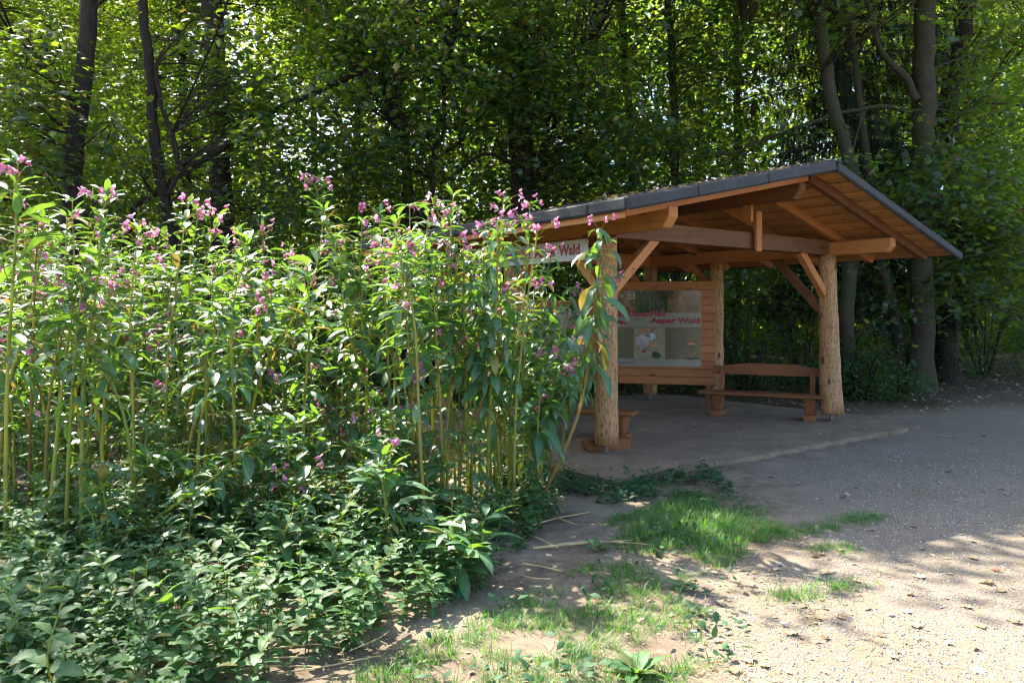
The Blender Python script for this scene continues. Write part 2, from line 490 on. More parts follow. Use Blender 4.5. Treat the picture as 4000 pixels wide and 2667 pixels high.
# ================================================================== THE SETTING: ground and path
def dens(a, b, s): return np.arange(a, b, s)
gx = np.concatenate([[-160, -90, -50, -30, -20, -14], dens(-10, 12, 0.09), [13, 15, 18, 22, 30, 50, 90, 160]])
gy = np.concatenate([[-40, -15, -5, -1, 1], dens(2.2, 19, 0.09), [20, 22, 25, 30, 40, 60, 100, 200, 300]])
def poly_side(px):  # path's left border in world x for each depth y
    pass
PB = [G(2760, 2667), G(2800, 2500), G(2830, 2350), G(3000, 2230), G(3150, 2150), G(3200, 2080), G(3120, 1985), G(3080, 1900), G(3060, 1850), G(3240, 1780), G(3430, 1700), G(3570, 1640), G(3750, 1560), G(4050, 1500)]
pb_y = np.array([p.y for p in PB]); pb_x = np.array([p.x for p in PB])
def path_mask(x, y):
    xb = np.interp(y, pb_y, pb_x, left=pb_x[0], right=pb_x[-1] + 0)
    xb = np.where(y > pb_y[-1], pb_x[-1] + (y - pb_y[-1]) * 2.0, xb)
    n = (vnoise(x, y, 0.5, 3) - .5) * 0.55 + (vnoise(x, y, 0.16, 4) - .5) * 0.3
    return np.clip((x - xb + n) / 0.35 + 0.5, 0, 1)
def ground_z(x, y):
    near = np.clip((22 - y) / 4, 0, 1) * np.clip((11 - np.abs(x - 1)) / 2, 0, 1)
    z = near * ((vnoise(x, y, 0.8, 1) - .5) * 0.018 + (vnoise(x, y, 0.22, 2) - .5) * 0.012)
    return z
XX, YY = np.meshgrid(gx, gy)
GV = np.column_stack([XX.ravel(), YY.ravel(), ground_z(XX, YY).ravel()])
nx, ny = len(gx), len(gy)
ii, jj = np.meshgrid(np.arange(nx - 1), np.arange(ny - 1))
b0 = (jj * nx + ii).ravel()
GF = np.stack([b0, b0 + 1, b0 + nx + 1, b0 + nx], -1)
pmask = path_mask(GV[:, 0], GV[:, 1])
# woodland litter: behind the bed and shelter, and right of the path's far end
def forest_mask(x, y):
    a = np.clip((y - (11.5 + 0.25 * np.maximum(0, x - 4) + 1.2 * (vnoise(x, y, 1.2, 6) - .5))) / 1.2, 0, 1)
    b = np.clip((-1.6 - x + (y - 6) * 0.3) / 1.0, 0, 1) * np.clip((y - 5) / 1, 0, 1)
    return np.maximum(a, b * 0.8)
fmask = forest_mask(GV[:, 0], GV[:, 1])
pmask = pmask * (1 - 0.75 * np.clip((GV[:, 1] - 11.5) / 2.5, 0, 1))
ispath = pmask[GF].mean(1) > 0.5
def sub_mesh(name, sel):
    f = GF[sel]; u, inv = np.unique(f, return_inverse=True)
    return mesh_np(name, GV[u], inv.reshape(-1, 4), M['ground'], True, {'path': pmask[u], 'forest': fmask[u]})
tag(link('ground', sub_mesh('ground', ~ispath)), 'bare brown earth and woodland floor around the shelter', 'ground', kind='structure')
tag(link('gravel_path', sub_mesh('gravel_path', ispath)), 'pale gravel path on the right in sun and shade', 'path', kind='structure')

# ================================================================== THE SHELTER
Lp = np.array([1.045, 8.5]); dv = np.array([0.593, -0.805]); tv = np.array([0.805, 0.593])
SPAN, RIDGE = 4.35, 2.40
ROOF_F, ROOF_B, W0, W1 = 1.28, -4.45, -0.922, 5.526
def H(w): return 3.363 - 0.2147 * (RIDGE - w) if w < RIDGE else 3.363 - 0.2895 * (w - RIDGE)
def S(w, s, z):
    p = Lp + w * tv + s * dv
    return Vector((p[0], p[1], z))
sh = empty('timber_shelter', S(SPAN / 2, -1.2, 0), 'open larch timber shelter with a low felt covered gable roof beside the path', 'shelter')
SHI = Matrix.Translation(-sh.location)
def part(name, me, Mw, parent=sh):
    inv = Matrix.Translation(-parent.location) if parent.parent is None else None
    return link(name, me, parent, inv @ Mw)
def basis(o, x, up=Vector((0, 0, 1))):
    x = x.normalized(); y = up.cross(x).normalized(); z = x.cross(y)
    m = Matrix((x, y, z)).transposed().to_4x4(); m.translation = o
    return m
def box_mesh(name, L, W, Hh, mat, bev=0.006, chamfer=0.0, cut=(0, 0)):
    """prism along x from 0 to L, centred in y, z from 0 to Hh; chamfer takes the lower corner off the far end"""
    bm = bmesh.new()
    prof = [(0, 0)]
    if chamfer: prof += [(L - chamfer, 0), (L, chamfer * 1.15)]
    else: prof += [(L - cut[1], 0)]
    prof += [(L, Hh), (0 + 0, Hh)]
    if cut[0]: prof[0] = (cut[0], 0)
    a = [bm.verts.new((x, -W / 2, z)) for x, z in prof]; b = [bm.verts.new((x, W / 2, z)) for x, z in prof]
    bm.faces.new(a); bm.faces.new(b[::-1])
    n = len(prof)
    for i in range(n): bm.faces.new((a[i], b[i], b[(i + 1) % n], a[(i + 1) % n])[::-1])
    bmesh.ops.recalc_face_normals(bm, faces=bm.faces)
    if bev: bmesh.ops.bevel(bm, geom=bm.edges[:], offset=bev, segments=1, affect='EDGES')
    me = bpy.data.meshes.new(name); bm.to_mesh(me); bm.free()
    me.materials.append(mat)
    return me
def beam(name, p0, p1, W, Hh, mat, chamfer=0.0, bev=0.006, parent=sh, cut=(0, 0)):
    """p0, p1: centre of the underside at each end"""
    v = p1 - p0
    return part(name, box_mesh(name, v.length, W, Hh, mat, bev, chamfer, cut), basis(p0, v), parent)

# floor slab
def slab():
    pts = [(-0.9, 1.02), (1.2, 1.06), (3.3, 1.02), (5.05, 1.0), (5.35, 0.2), (5.3, -4.2), (-0.95, -4.3), (-1.0, -1.5)]
    bm = bmesh.new()
    ring = []
    for i in range(len(pts)):
        a, b = np.array(pts[i]), np.array(pts[(i + 1) % len(pts)])
        for t in np.linspace(0, 1, 14, endpoint=False):
            q = a + (b - a) * t + rng.normal(size=2) * 0.018
            ring.append(S(q[0], q[1], 0))
    top = [bm.verts.new((p.x, p.y, 0.055)) for p in ring]
    bot = [bm.verts.new((p.x + rng.normal() * .01, p.y + rng.normal() * .01, -0.06)) for p in ring]
    bm.faces.new(top)
    for i in range(len(ring)): bm.faces.new((bot[i], bot[(i + 1) % len(ring)], top[(i + 1) % len(ring)], top[i]))
    bmesh.ops.recalc_face_normals(bm, faces=bm.faces)
    me = bpy.data.meshes.new('concrete_floor'); bm.to_mesh(me); bm.free(); me.materials.append(M['slab'])
    return me
tag(link('concrete_floor', slab()), 'dusty concrete floor slab under the timber shelter', 'floor', kind='structure')
FZ = 0.055

def post(w, s, r0=0.135, r1=0.125, z0=0.16, z1=2.44, lean=0.0, seed=0, squared=False):
    r = np.random.default_rng(seed)
    n = 16
    zz = np.linspace(z0, z1, n); t = np.linspace(0, 1, n)
    c = S(w, s, 0)
    px = c.x + lean * (1 - t) ** 1.5 + np.cumsum(r.normal(size=n)) * 0.002
    py = c.y + np.cumsum(r.normal(size=n)) * 0.002
    V, F = tube(np.column_stack([px, py, zz]), (r0 * (1 - t) + r1 * t) * (1 + 0.02 * r.normal(size=n)), 20, 0.025, seed)
    k = 20
    caps = np.array([list(range(k))[::-1], list(range((n - 1) * k, n * k))])
    V = V - np.array(sh.location)
    o = link('post', mesh_np('post', V, [F, caps], M['log'], True), sh)
    st = box_mesh('post_foot', 0.16, 0.045, 0.045, M['steel'], 0.008)
    f = part('post_foot', st, basis(Vector((px[0] + 0.0, py[0], FZ - .01)), Vector((0, 0, 1)), Vector((0, 1, 0))))
    f.parent = o
    f.matrix_parent_inverse = Matrix.Identity(4)
    return o
post(0, 0, 0.130, 0.114, seed=1)
post(SPAN, 0, 0.158, 0.118, lean=0.07, seed=2)
post(SPAN, -1.97, 0.115, 0.11, seed=3)
post(SPAN, -3.46, 0.12, 0.11, seed=4)
post(0, -3.46, 0.13, 0.115, seed=5)
post(0.0, -1.75, 0.125, 0.115, seed=6)
# timber block under the near post (lying behind its steel foot)
b = beam('foot_block', Vector((1.34, 8.82, FZ)), Vector((0.80, 8.66, FZ)), 0.14, 0.13, M['bench_wood'], chamfer=0.04)
# purlins
beam('eave_purlin', S(0, -4.2, 2.47), S(0, 0.975, 2.47), 0.14, 0.215, M['larch'], 0.09)
beam('eave_purlin', S(SPAN, -4.2, 2.43), S(SPAN, 0.96, 2.43), 0.14, 0.19, M['larch'], 0.07)
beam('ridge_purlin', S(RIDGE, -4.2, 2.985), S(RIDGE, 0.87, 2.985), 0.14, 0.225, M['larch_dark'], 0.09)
# tie beams front and back, king posts
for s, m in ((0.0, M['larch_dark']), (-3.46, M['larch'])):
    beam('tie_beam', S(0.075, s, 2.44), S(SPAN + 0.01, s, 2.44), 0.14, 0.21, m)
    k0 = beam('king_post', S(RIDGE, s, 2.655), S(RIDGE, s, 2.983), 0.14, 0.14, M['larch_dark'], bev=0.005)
    me = box_mesh('king_strap', 0.40, 0.13, 0.05, M['larch'], 0.006)
    part('king_strap', me, basis(S(RIDGE, s + 0.105, 2.77), Vector((0, 0, 1)), Vector((-tv[0], -tv[1], 0))))
    me = box_mesh('king_strap', 0.52, 0.11, 0.045, M['larch'], 0.006, chamfer=0.03)
    part('king_strap', me, basis(S(RIDGE + 0.135, s + 0.12, 2.92), Vector((0, 0, -1)), Vector((dv[0], dv[1], 0))))
# braces (knee struts)
def brace(w0, s0, z0, w1, s1, z1, m='larch', W=0.095, Hh=0.11):
    return beam('brace', S(w0, s0, z0), S(w1, s1, z1), W, Hh, M[m], bev=0.005)
brace(0.08, 0.0, 1.78, 0.80, 0.0, 2.43)
brace(SPAN - 0.08, 0.0, 1.80, SPAN - 0.72, 0.0, 2.43)
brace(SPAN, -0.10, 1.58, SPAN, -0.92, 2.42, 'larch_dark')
brace(SPAN, -1.97 - 0.08, 1.9, SPAN, -1.97 - 0.6, 2.42)
brace(0, -0.10, 1.80, 0, -0.75, 2.45)
brace(0, -1.70, 1.80, 0, -1.1, 2.45)
brace(0.08, -3.46, 1.8, 0.7, -3.46, 2.42)
brace(SPAN - .08, -3.46, 1.8, SPAN - 0.7, -3.46, 2.42)
# small bolts on the braces
for (w, s, z) in ((0.35, 0.055, 2.1), (SPAN - 0.12, 0.055, 1.86), (SPAN - 0.08, 0.075, 2.56)):
    V, F = tube([(0, 0, 0), (0, 0, 0.012)], [0.014, 0.010], 8)
    part('bolt', mesh_np('bolt', V, [F, np.array([[8, 9, 10, 11, 12, 13, 14, 15]])], M['steel']), basis(S(w, s + .02, z), Vector((0, 0, 1)), Vector((1, 0, 0))) @ Matrix.Rotation(R(90), 4, 'Y'))
# rafters
def rafter(s, side, m):
    if side < 0: w0, w1 = W0 + 0.10, RIDGE - 0.02
    else: w0, w1 = W1 - 0.22, RIDGE + 0.02
    dep = 0.115
    beam('rafter', S(w0, s, H(w0) - 0.062 - dep), S(w1, s, H(w1) - 0.062 - dep), 0.085, dep, m, bev=0.005, cut=(0.05, 0))
for i, s in enumerate((0.92, 0.14, -0.72, -1.6, -2.5, -3.36, -4.2)):
    rafter(s, -1, M['larch'])
    rafter(s, 1, M['larch_dark'] if i == 0 else M['larch'])
# roof boards, each its own
def boards(side):
    a, b = (W0 + 0.02, RIDGE) if side < 0 else (RIDGE, W1 - 0.02)
    n = int(round((b - a) / 0.149))
    step = (b - a) / n
    for i in range(n):
        w0, w1 = a + i * step, a + (i + 1) * step
        wm = (w0 + w1) / 2
        slope = (H(w1 - 1e-4) - H(w0 + 1e-4)) / step
        up = Vector((-tv[0] * slope, -tv[1] * slope, 1)).normalized()
        p0 = S(wm, ROOF_B + 0.03, H(wm) - 0.046 - (0.014 if i % 2 else 0.0)); p1 = S(wm, ROOF_F - 0.03, p0.z)
        me = box_mesh('roof_board', (p1 - p0).length, step * math.sqrt(1 + slope * slope) - 0.010, 0.022, M['board'], 0.006)
        part('roof_board', me, basis(p0, p1 - p0, up))
boards(-1); boards(1)
# felt covering: a sheet on each slope plus thick turned-down edges
def felt_sheet(w0, w1):
    V = []
    for w, zz in ((w0, 0), (w1, 0)):
        for s in (ROOF_B, ROOF_F): V.append(S(w, s, H(w)) - sh.location)
    lo = [Vector((v.x, v.y, v.z - 0.020)) for v in V]
    V = V + lo
    F = [(0, 1, 3, 2), (4, 6, 7, 5), (0, 4, 5, 1), (2, 3, 7, 6), (0, 2, 6, 4), (1, 5, 7, 3)]
    return link('felt_sheet', mesh_np('felt_sheet', [tuple(v) for v in V], np.array(F), M['felt']), sh)
felt_sheet(W0, RIDGE - 0.001); felt_sheet(W1, RIDGE + 0.001)
def edge_strip(pa, pb, th=0.125, wid=0.055, j=0.0):
    v = pb - pa
    me = box_mesh('felt_edge', v.length - 0.004, wid, th, M['felt'], 0.02)
    part('felt_edge', me, basis(pa + Vector((0, 0, j)), v))
def rim(w, s, dz=0.012 - 0.125): return S(w, s, H(w) + dz)
# front verge, near slope (lapped lengths), far slope, near eave lengths, far eave, back verge
cuts = [W0 - .03, -0.02, 1.1, RIDGE]
for a, b_ in zip(cuts[:-1], cuts[1:]): edge_strip(rim(a, ROOF_F + 0.015), rim(b_, ROOF_F + 0.015), j=rng.normal() * 0.002)
edge_strip(rim(RIDGE, ROOF_F + 0.016), rim(W1 + 0.02, ROOF_F + 0.016), th=0.115)
ss = [ROOF_F - 0.015, 0.75, -0.4, -1.6, -2.9, ROOF_B]
for a, b_ in zip(ss[:-1], ss[1:]): edge_strip(rim(W0 - 0.01, b_), rim(W0 - 0.01, a), th=0.125, j=rng.normal() * 0.003)
edge_strip(rim(W1, ROOF_B, 0.006 - 0.055), rim(W1, ROOF_F - 0.02, 0.006 - 0.055), th=0.055, wid=0.03)
for a, b_ in ((W0, RIDGE), (RIDGE, W1)): edge_strip(rim(a, ROOF_B), rim(b_, ROOF_B))
beam('ridge_cap', S(RIDGE, ROOF_B, H(RIDGE) - 0.01), S(RIDGE, ROOF_F + 0.03, H(RIDGE) - 0.01), 0.20, 0.028, M['felt'], bev=0.012)
# eave fascia boards, sunlit underneath the near felt edge
beam('fascia_board', S(W0 + 0.035, ROOF_B + .05, H(W0) - 0.175), S(W0 + 0.035, ROOF_F - 0.10, H(W0) - 0.175), 0.025, 0.09, M['larch'])

# litter on the roof
def roof_litter():
    n = 700
    w = rng.uniform(W0, RIDGE, n); s = ROOF_F - np.abs(rng.normal(size=n)) * 0.35; s[:220] = rng.uniform(ROOF_B, ROOF_F, 220); w[:220] = W0 + np.abs(rng.normal(size=220)) * 0.3
    w = np.clip(w, W0, RIDGE)
    pos = np.array([S(a, b, H(a) + 0.012 + abs(rng.normal()) * 0.012) for a, b in zip(w, s)])
    X = unit(n); X[:, 2] *= 0.3; Z = unit(n) * 0.5 + [0, 0, 1]
    V, F, idx = place_leaves(*OVAL, pos, X, Z, rng.uniform(0.02, 0.07, n))
    return mesh_np('roof_litter', V, F, M['dry_leaf'], False, {'rnd': rng.random(n)[idx]})
tag(link('roof_litter', roof_litter()), 'thin scatter of dry leaves and moss lying on the shelter roof', 'leaf litter', kind='stuff')

# ------------------------------------------------------------------ lettering
def text_mesh(s, cap, mat, bold=0.0, align='LEFT', ext=0.0008, width=None):
    cu = bpy.data.curves.new('lettering', 'FONT')
    cu.body = s; cu.size = cap / 0.70; cu.align_x = align; cu.offset = bold; cu.extrude = ext; cu.resolution_u = 3
    o = bpy.data.objects.new('lettering', cu); COL.objects.link(o)
    bpy.context.view_layer.update()
    me = bpy.data.meshes.new_from_object(o.evaluated_get(bpy.context.evaluated_depsgraph_get()))
    bpy.data.objects.remove(o); bpy.data.curves.remove(cu)
    n = len(me.vertices); co = np.zeros(n * 3); me.vertices.foreach_get('co', co); co = co.reshape(-1, 3)
    if width: co[:, 0] *= width / (co[:, 0].max() - co[:, 0].min())
    co = np.column_stack([co[:, 0], -co[:, 2], co[:, 1]])    # upright, facing -y
    me.vertices.foreach_set('co', co.ravel()); me.update()
    me.materials.clear(); me.materials.append(mat)
    return me
def flat(name, x0, x1, z0, z1, y, mat, parent, th=0.002, rad=0.0):
    me = bpy.data.meshes.new(name); bm = bmesh.new()
    pts = [(x0, z0), (x1, z0), (x1, z1), (x0, z1)]
    if rad:
        pts = []
        for cx, cz, a0 in ((x1 - rad, z0 + rad, -90), (x1 - rad, z1 - rad, 0), (x0 + rad, z1 - rad, 90), (x0 + rad, z0 + rad, 180)):
            for k in range(4): a = R(a0 + k * 30); pts.append((cx + rad * math.cos(a), cz + rad * math.sin(a)))
    f = [bm.verts.new((x, y - th, z)) for x, z in pts]; bk = [bm.verts.new((x, y, z)) for x, z in pts]
    bm.faces.new(f); bm.faces.new(bk[::-1]); n = len(pts)
    for i in range(n): bm.faces.new((f[(i + 1) % n], f[i], bk[i], bk[(i + 1) % n]))
    bmesh.ops.recalc_face_normals(bm, faces=bm.faces)
    bm.to_mesh(me); bm.free(); me.materials.append(mat)
    return link(name, me, parent)

# ------------------------------------------------------------------ name board hung under the near eave purlin
sx0, sx1 = -2.52, -0.17
sg = empty('name_board', S(-0.115, sx0, 2.205), 'long white name board with dark red lettering under the near eave', 'sign')
sg.rotation_euler = (0, 0, math.atan2(dv[1], dv[0]))
Lb = sx1 - sx0
flat('board', 0, Lb, 0, 0.235, 0, M['sign_white'], sg, 0.012, 0.02)
o = link('lettering', text_mesh('Wald-Klima-Pfad', 0.112, M['red_ink'], 0.007, width=1.22), sg); o.location = (0.10, -0.0135, 0.072)
o = link('lettering', text_mesh('Aaper Wald', 0.112, M['red_ink'], 0.007, width=0.84), sg); o.location = (Lb - 0.955, -0.0135, 0.072)
for x, z in ((0.03, 0.03), (0.03, 0.205), (Lb - 0.03, 0.03), (Lb - 0.03, 0.205)):
    flat('screw', x - 0.006, x + 0.006, z - 0.006, z + 0.006, -0.0125, M['steel'], sg, 0.002, 0.005)

# ------------------------------------------------------------------ information panel (boarded, with a big glossy poster)
def photo_mat(name, cols, sc=9, stretch=(1, 1, 1), rough=0.12):
    m, nt, b, out = newmat(name)
    co = mapping(nt, coords(nt), stretch)
    n = noise(nt, co, sc, 5, 0.65, 0.6)
    k = len(cols)
    c = ramp(nt, n, [(0.28 + 0.44 * i / (k - 1), cols[i]) for i in range(k)])
    nt.links.new(c, b.inputs['Base Color']); b.inputs['Roughness'].default_value = rough; b.inputs['Specular IOR Level'].default_value = 0.5
    return m
M['poster'] = plain_mat('poster_sheet', (0.25, 0.225, 0.185), 0.10, 0.05, 1.5, bs=0, spec=0.35)
M['poster_low'] = plain_mat('poster_olive_field', (0.135, 0.125, 0.075), 0.10, 0.12, 2, bs=0, spec=0.35)
M['ph1'] = photo_mat('animal_photo_print', [(0.02, 0.008, 0.005), (0.08, 0.03, 0.015), (0.25, 0.11, 0.055), (0.06, 0.03, 0.02)], 7)
M['ph2'] = photo_mat('forest_photo_print', [(0.006, 0.010, 0.004), (0.014, 0.022, 0.008), (0.035, 0.05, 0.018), (0.20, 0.24, 0.14)], 5, (3.0, 1, 1.0))
M['ph3'] = photo_mat('hand_photo_print', [(0.02, 0.012, 0.006), (0.10, 0.075, 0.02), (0.22, 0.10, 0.055), (0.36, 0.19, 0.11)], 5)
M['map'] = photo_mat('map_print_and_reflection', [(0.12, 0.13, 0.06), (0.21, 0.20, 0.11), (0.30, 0.24, 0.16), (0.17, 0.19, 0.10)], 4)  # olive-green reflection is mixed into the map print's colours
M['map_l'] = photo_mat('map_pink_reflection', [(0.48, 0.36, 0.38), (0.62, 0.52, 0.52), (0.40, 0.33, 0.33)], 22)  # pinkish reflection in the gloss, painted as a patch
M['map_b'] = photo_mat('map_blue_reflection', [(0.30, 0.42, 0.48), (0.44, 0.55, 0.58)], 14)  # light-blue reflection in the gloss, painted as a patch
M['map_g'] = plain_mat('map_green_print', (0.04, 0.075, 0.055), 0.15, 0.1, 9, bs=0)
M['orange_ink'] = plain_mat('orange_print', (0.55, 0.22, 0.12), 0.2, 0.2, 30, bs=0)

Mp = S(SPAN, -1.97, 0)
pr = np.array([Mp.x - 0.06, Mp.y - 0.14])
pdir = np.array([0.962, -0.273])
PW = 2.02
pl = pr - pdir * PW
pn = empty('information_panel', (pl[0], pl[1], 0.43), 'boarded information panel with a large glossy trail poster at the back right', 'information panel')
pn.rotation_euler = (0, 0, math.atan2(pdir[1], pdir[0]))
PH = 1.75 - 0.05
nb = 13
for i in range(nb):
    h = PH / nb
    me = box_mesh('plank', PW + rng.normal() * 0.004, 0.028, h - 0.002, M['panel_wood'], 0.010)
    o = link('plank', me, pn); o.location = (0, 0, i * h)
me = box_mesh('cap_plank', PW + 0.02, 0.05, 0.14, M['panel_wood'], 0.004); o = link('cap_plank', me, pn); o.location = (-0.01, -0.012, PH - 0.135)
for x in (0.12, PW - 0.12):
    me = box_mesh('batten', PH + 0.4, 0.08, 0.05, M['larch_dark'], 0.004)
    o = link('batten', me, pn); o.matrix_basis = basis(Vector((x, 0.02, -0.40)), Vector((0, 0, 1)), Vector((0, 1, 0)))
# handwriting on the cap plank
o = link('handwriting', text_mesh('УКРАТНА 2025    ПР', 0.036, M['pencil'], -0.0012, width=0.58), pn); o.location = (0.93, -0.0385, PH - 0.115)
# poster
q1, q0 = PW - 0.225, PW - 0.225 - 1.62
zt, zb = PH - 0.145, PH - 0.145 - 1.255
po = flat('poster', q0, q1, zb, zt, -0.0145, M['poster'], pn, 0.004, 0.02)
YP = -0.0185
def on(name, x0, x1, z0, z1, mat, lift=0.0): return flat(name, x0, x1, z0, z1, YP - 0.0004 - lift, M[mat] if isinstance(mat, str) else mat, po, 0.0006)
w3 = (q1 - q0) / 3
zi = zt - 0.37
on('photo_print', q0 + 0.002, q0 + w3, zi, zt - 0.002, 'ph1'); on('photo_print', q0 + w3 + 0.002, q0 + 2 * w3, zi, zt - 0.002, 'ph2'); on('photo_print', q0 + 2 * w3 + 0.002, q1 - 0.004, zi, zt - 0.002, 'ph3')
# tree stems inside the forest photo and the pale arm in the right one, dotted pattern squares
for k in range(5): on('photo_stem', q0 + w3 + 0.24 + k * 0.035 + rng.random() * .015, q0 + w3 + 0.25 + k * 0.035 + rng.random() * .015, zi + 0.03, zt - 0.05, 'dark_ink', 0.0008)
for (ox, oz) in ((q0 + w3 - 0.12, zt - 0.03), (q0 + 2 * w3 + 0.10, zi + 0.02)):
    g = Geo()
    for a in range(6):
        for c in range(6):
            x, z = ox + a * 0.022, oz - (a * 0) - c * 0.022 + (0.0 if oz > zi + 0.1 else 0.10)
            g.add([(x, YP - 0.0016, z), (x + 0.012, YP - 0.0016, z), (x + 0.012, YP - 0.0016, z + 0.012), (x, YP - 0.0016, z + 0.012)], [(0, 1, 2, 3)])
    link('dot_pattern', g.mesh('dot_pattern', M['sign_white'] if oz > zi + 0.1 else M['dark_ink']), po)
zl = zi - 0.235
on('olive_field', q0 + 0.003, q1 - 0.003, zb + 0.12, zl, 'poster_low')
o = link('lettering', text_mesh('Wald-Klima-Pfad', 0.086, M['red_ink'], 0.0045, width=1.02), po); o.location = (q0 + 0.03, YP - 0.0022, zi - 0.055)
o = link('lettering', text_mesh('Aaper Wald', 0.086, M['red_ink'], 0.0045, width=0.80), po); o.location = (q1 - 0.812, YP - 0.0022, zi - 0.165)
# fox silhouette
fox = [(0, .05), (.03, .085), (.035, .11), (.05, .09), (.09, .10), (.20, .10), (.26, .085), (.32, .04), (.325, .0), (.30, .02), (.26, .055), (.245, .045), (.25, .01), (.235, 0), (.225, .03), (.19, .055), (.12, .05), (.10, .0), (.085, 0), (.085, .05), (.06, .055)]
me = bpy.data.meshes.new('fox_print'); bm = bmesh.new()
bm.faces.new([bm.verts.new((q0 + 0.09 + x, YP - 0.0016, zl + 0.01 + z)) for x, z in fox][::-1]); bmesh.ops.triangulate(bm, faces=bm.faces[:]); bm.to_mesh(me); bm.free(); me.materials.append(M['red_ink'])
link('fox_print', me, po)
def lines(x0, x1, z0, n, dz, mat='dark_ink', h=0.008, bul=False):
    g = Geo()
    for i in range(n):
        e = x1 - rng.random() * (x1 - x0) * (0.55 if bul else 0.15); z = z0 - i * dz; x = x0
        while x < e:
            wd = rng.uniform(0.025, 0.075); x2 = min(e, x + wd)
            g.add([(x, YP - 0.002, z), (x2, YP - 0.002, z), (x2, YP - 0.002, z + h), (x, YP - 0.002, z + h)], [(0, 1, 2, 3)]); x = x2 + 0.008
        if bul:
            a = np.linspace(0, 2 * math.pi, 8, endpoint=False)
            g.add(np.column_stack([x0 - 0.03 + 0.011 * np.cos(a), np.full(8, YP - 0.002), z + 0.004 + 0.011 * np.sin(a)]), np.arange(8)[None], mi=1)
    link('text_lines', g.mesh('text_lines', [M[mat], M['red_ink']]), po)
lines(q0 + 0.05, q0 + 0.46, zl - 0.07, 1, 0.03, h=0.012)
lines(q0 + 0.05, q0 + 0.46, zl - 0.12, 17, 0.0235)
lines(q0 + 1.14, q0 + 1.32, zl - 0.055, 1, 0.03, 'map_g', h=0.014)
lines(q0 + 1.17, q1 - 0.06, zl - 0.105, 13, 0.0295, bul=True)
lines(q0 + 0.05, q0 + 0.55, zb + 0.06, 2, 0.025)
lines(q0 + 0.51, q0 + 0.74, zi - 0.095, 2, 0.022)
on('trail_map', q0 + 0.52, q0 + 1.04, zb + 0.125, zl - 0.01, 'map', 0.0002)
def blob(name, cx, cz, rx, rz, mat, seed, lift=0.0012, n=14):
    r = np.random.default_rng(seed); a = np.linspace(0, 2 * math.pi, n, endpoint=False); k = 0.75 + 0.5 * r.random(n)
    V = np.column_stack([cx + rx * k * np.cos(a), np.full(n, YP - lift), cz + rz * k * np.sin(a)])
    link(name, mesh_np(name, V, np.arange(n)[None], M[mat]), po)
mx, mz = q0 + 0.66, zl - 0.27
blob('map_patch', mx, mz + 0.03, 0.11, 0.12, 'map_l', 1); blob('map_patch', mx + 0.17, mz + 0.11, 0.055, 0.06, 'map_b', 2, 0.0014)  # pink and light-blue patches are painted reflections
blob('map_patch', mx + 0.03, mz + 0.22, 0.06, 0.03, 'orange_ink', 3); blob('map_patch', mx + 0.17, mz + 0.24, 0.03, 0.05, 'orange_ink', 4); blob('map_patch', mx + 0.16, mz - 0.03, 0.05, 0.025, 'orange_ink', 5, 0.0016)
blob('map_patch', mx + 0.23, mz - 0.20, 0.075, 0.055, 'map_g', 6)
blob('map_patch', mx + 0.03, mz - 0.14, 0.03, 0.025, 'red_ink', 7)
# dark trail line on the map
tr = [(mx + .03, mz - .14), (mx + .08, mz - .10), (mx + .13, mz - .03), (mx + .20, mz + .02), (mx + .19, mz + .09), (mx + .08, mz + .13), (mx + .03, mz + .12)]
V, F = tube([(x, YP - 0.0015, z) for x, z in tr], 0.0035, 4); link('map_trail', mesh_np('map_trail', V, F, M['red_ink']), po)
# mushroom photo, lower right
blob('mushroom_print', q1 - 0.17, zb + 0.21, 0.13, 0.07, 'ph3', 8); blob('mushroom_print', q1 - 0.15, zb + 0.14, 0.11, 0.03, 'dark_ink', 9, 0.0011)
on('mushroom_print', q1 - 0.17, q1 - 0.15, zb + 0.24, zb + 0.37, 'dark_ink', 0.0016); blob('mushroom_print', q1 - 0.16, zb + 0.38, 0.06, 0.022, 'orange_ink', 10, 0.002)

# second panel along the back gable
p2r = np.array(S(SPAN - 1.55, -3.30, 0))[:2]; P2W = 1.95
p2l = p2r - tv * P2W
pn2 = empty('information_panel', (p2l[0], p2l[1], 0.45), 'boarded information panel half hidden behind balsam and the near post', 'information panel')
pn2.rotation_euler = (0, 0, math.atan2(tv[1], tv[0]))
for i in range(11):
    me = box_mesh('plank', P2W, 0.028, 0.125 - 0.002, M['panel_wood'], 0.010); o = link('plank', me, pn2); o.location = (0, 0, i * 0.125)
po = flat('poster', 0.18, P2W - 0.2, 0.35, 1.26, -0.0145, M['poster'], pn2, 0.004, 0.02)
YP = -0.0185
q0, q1 = 0.18, P2W - 0.2
lines(q0 + 0.08, q0 + 0.5, 1.12, 22, 0.03); lines(q0 + 0.6, q1 - 0.55, 1.12, 14, 0.03); lines(q1 - 0.45, q1 - 0.06, 1.12, 22, 0.03)
for k in range(3):
    for j in range(3): blob('print_mark', q0 + 0.68 + k * 0.12, 0.60 - j * 0.08, 0.02, 0.02, 'dark_ink', k * 7 + j)
on('photo_print', q0 + 0.05, q1 - 0.05, 1.15, 1.24, 'ph2')

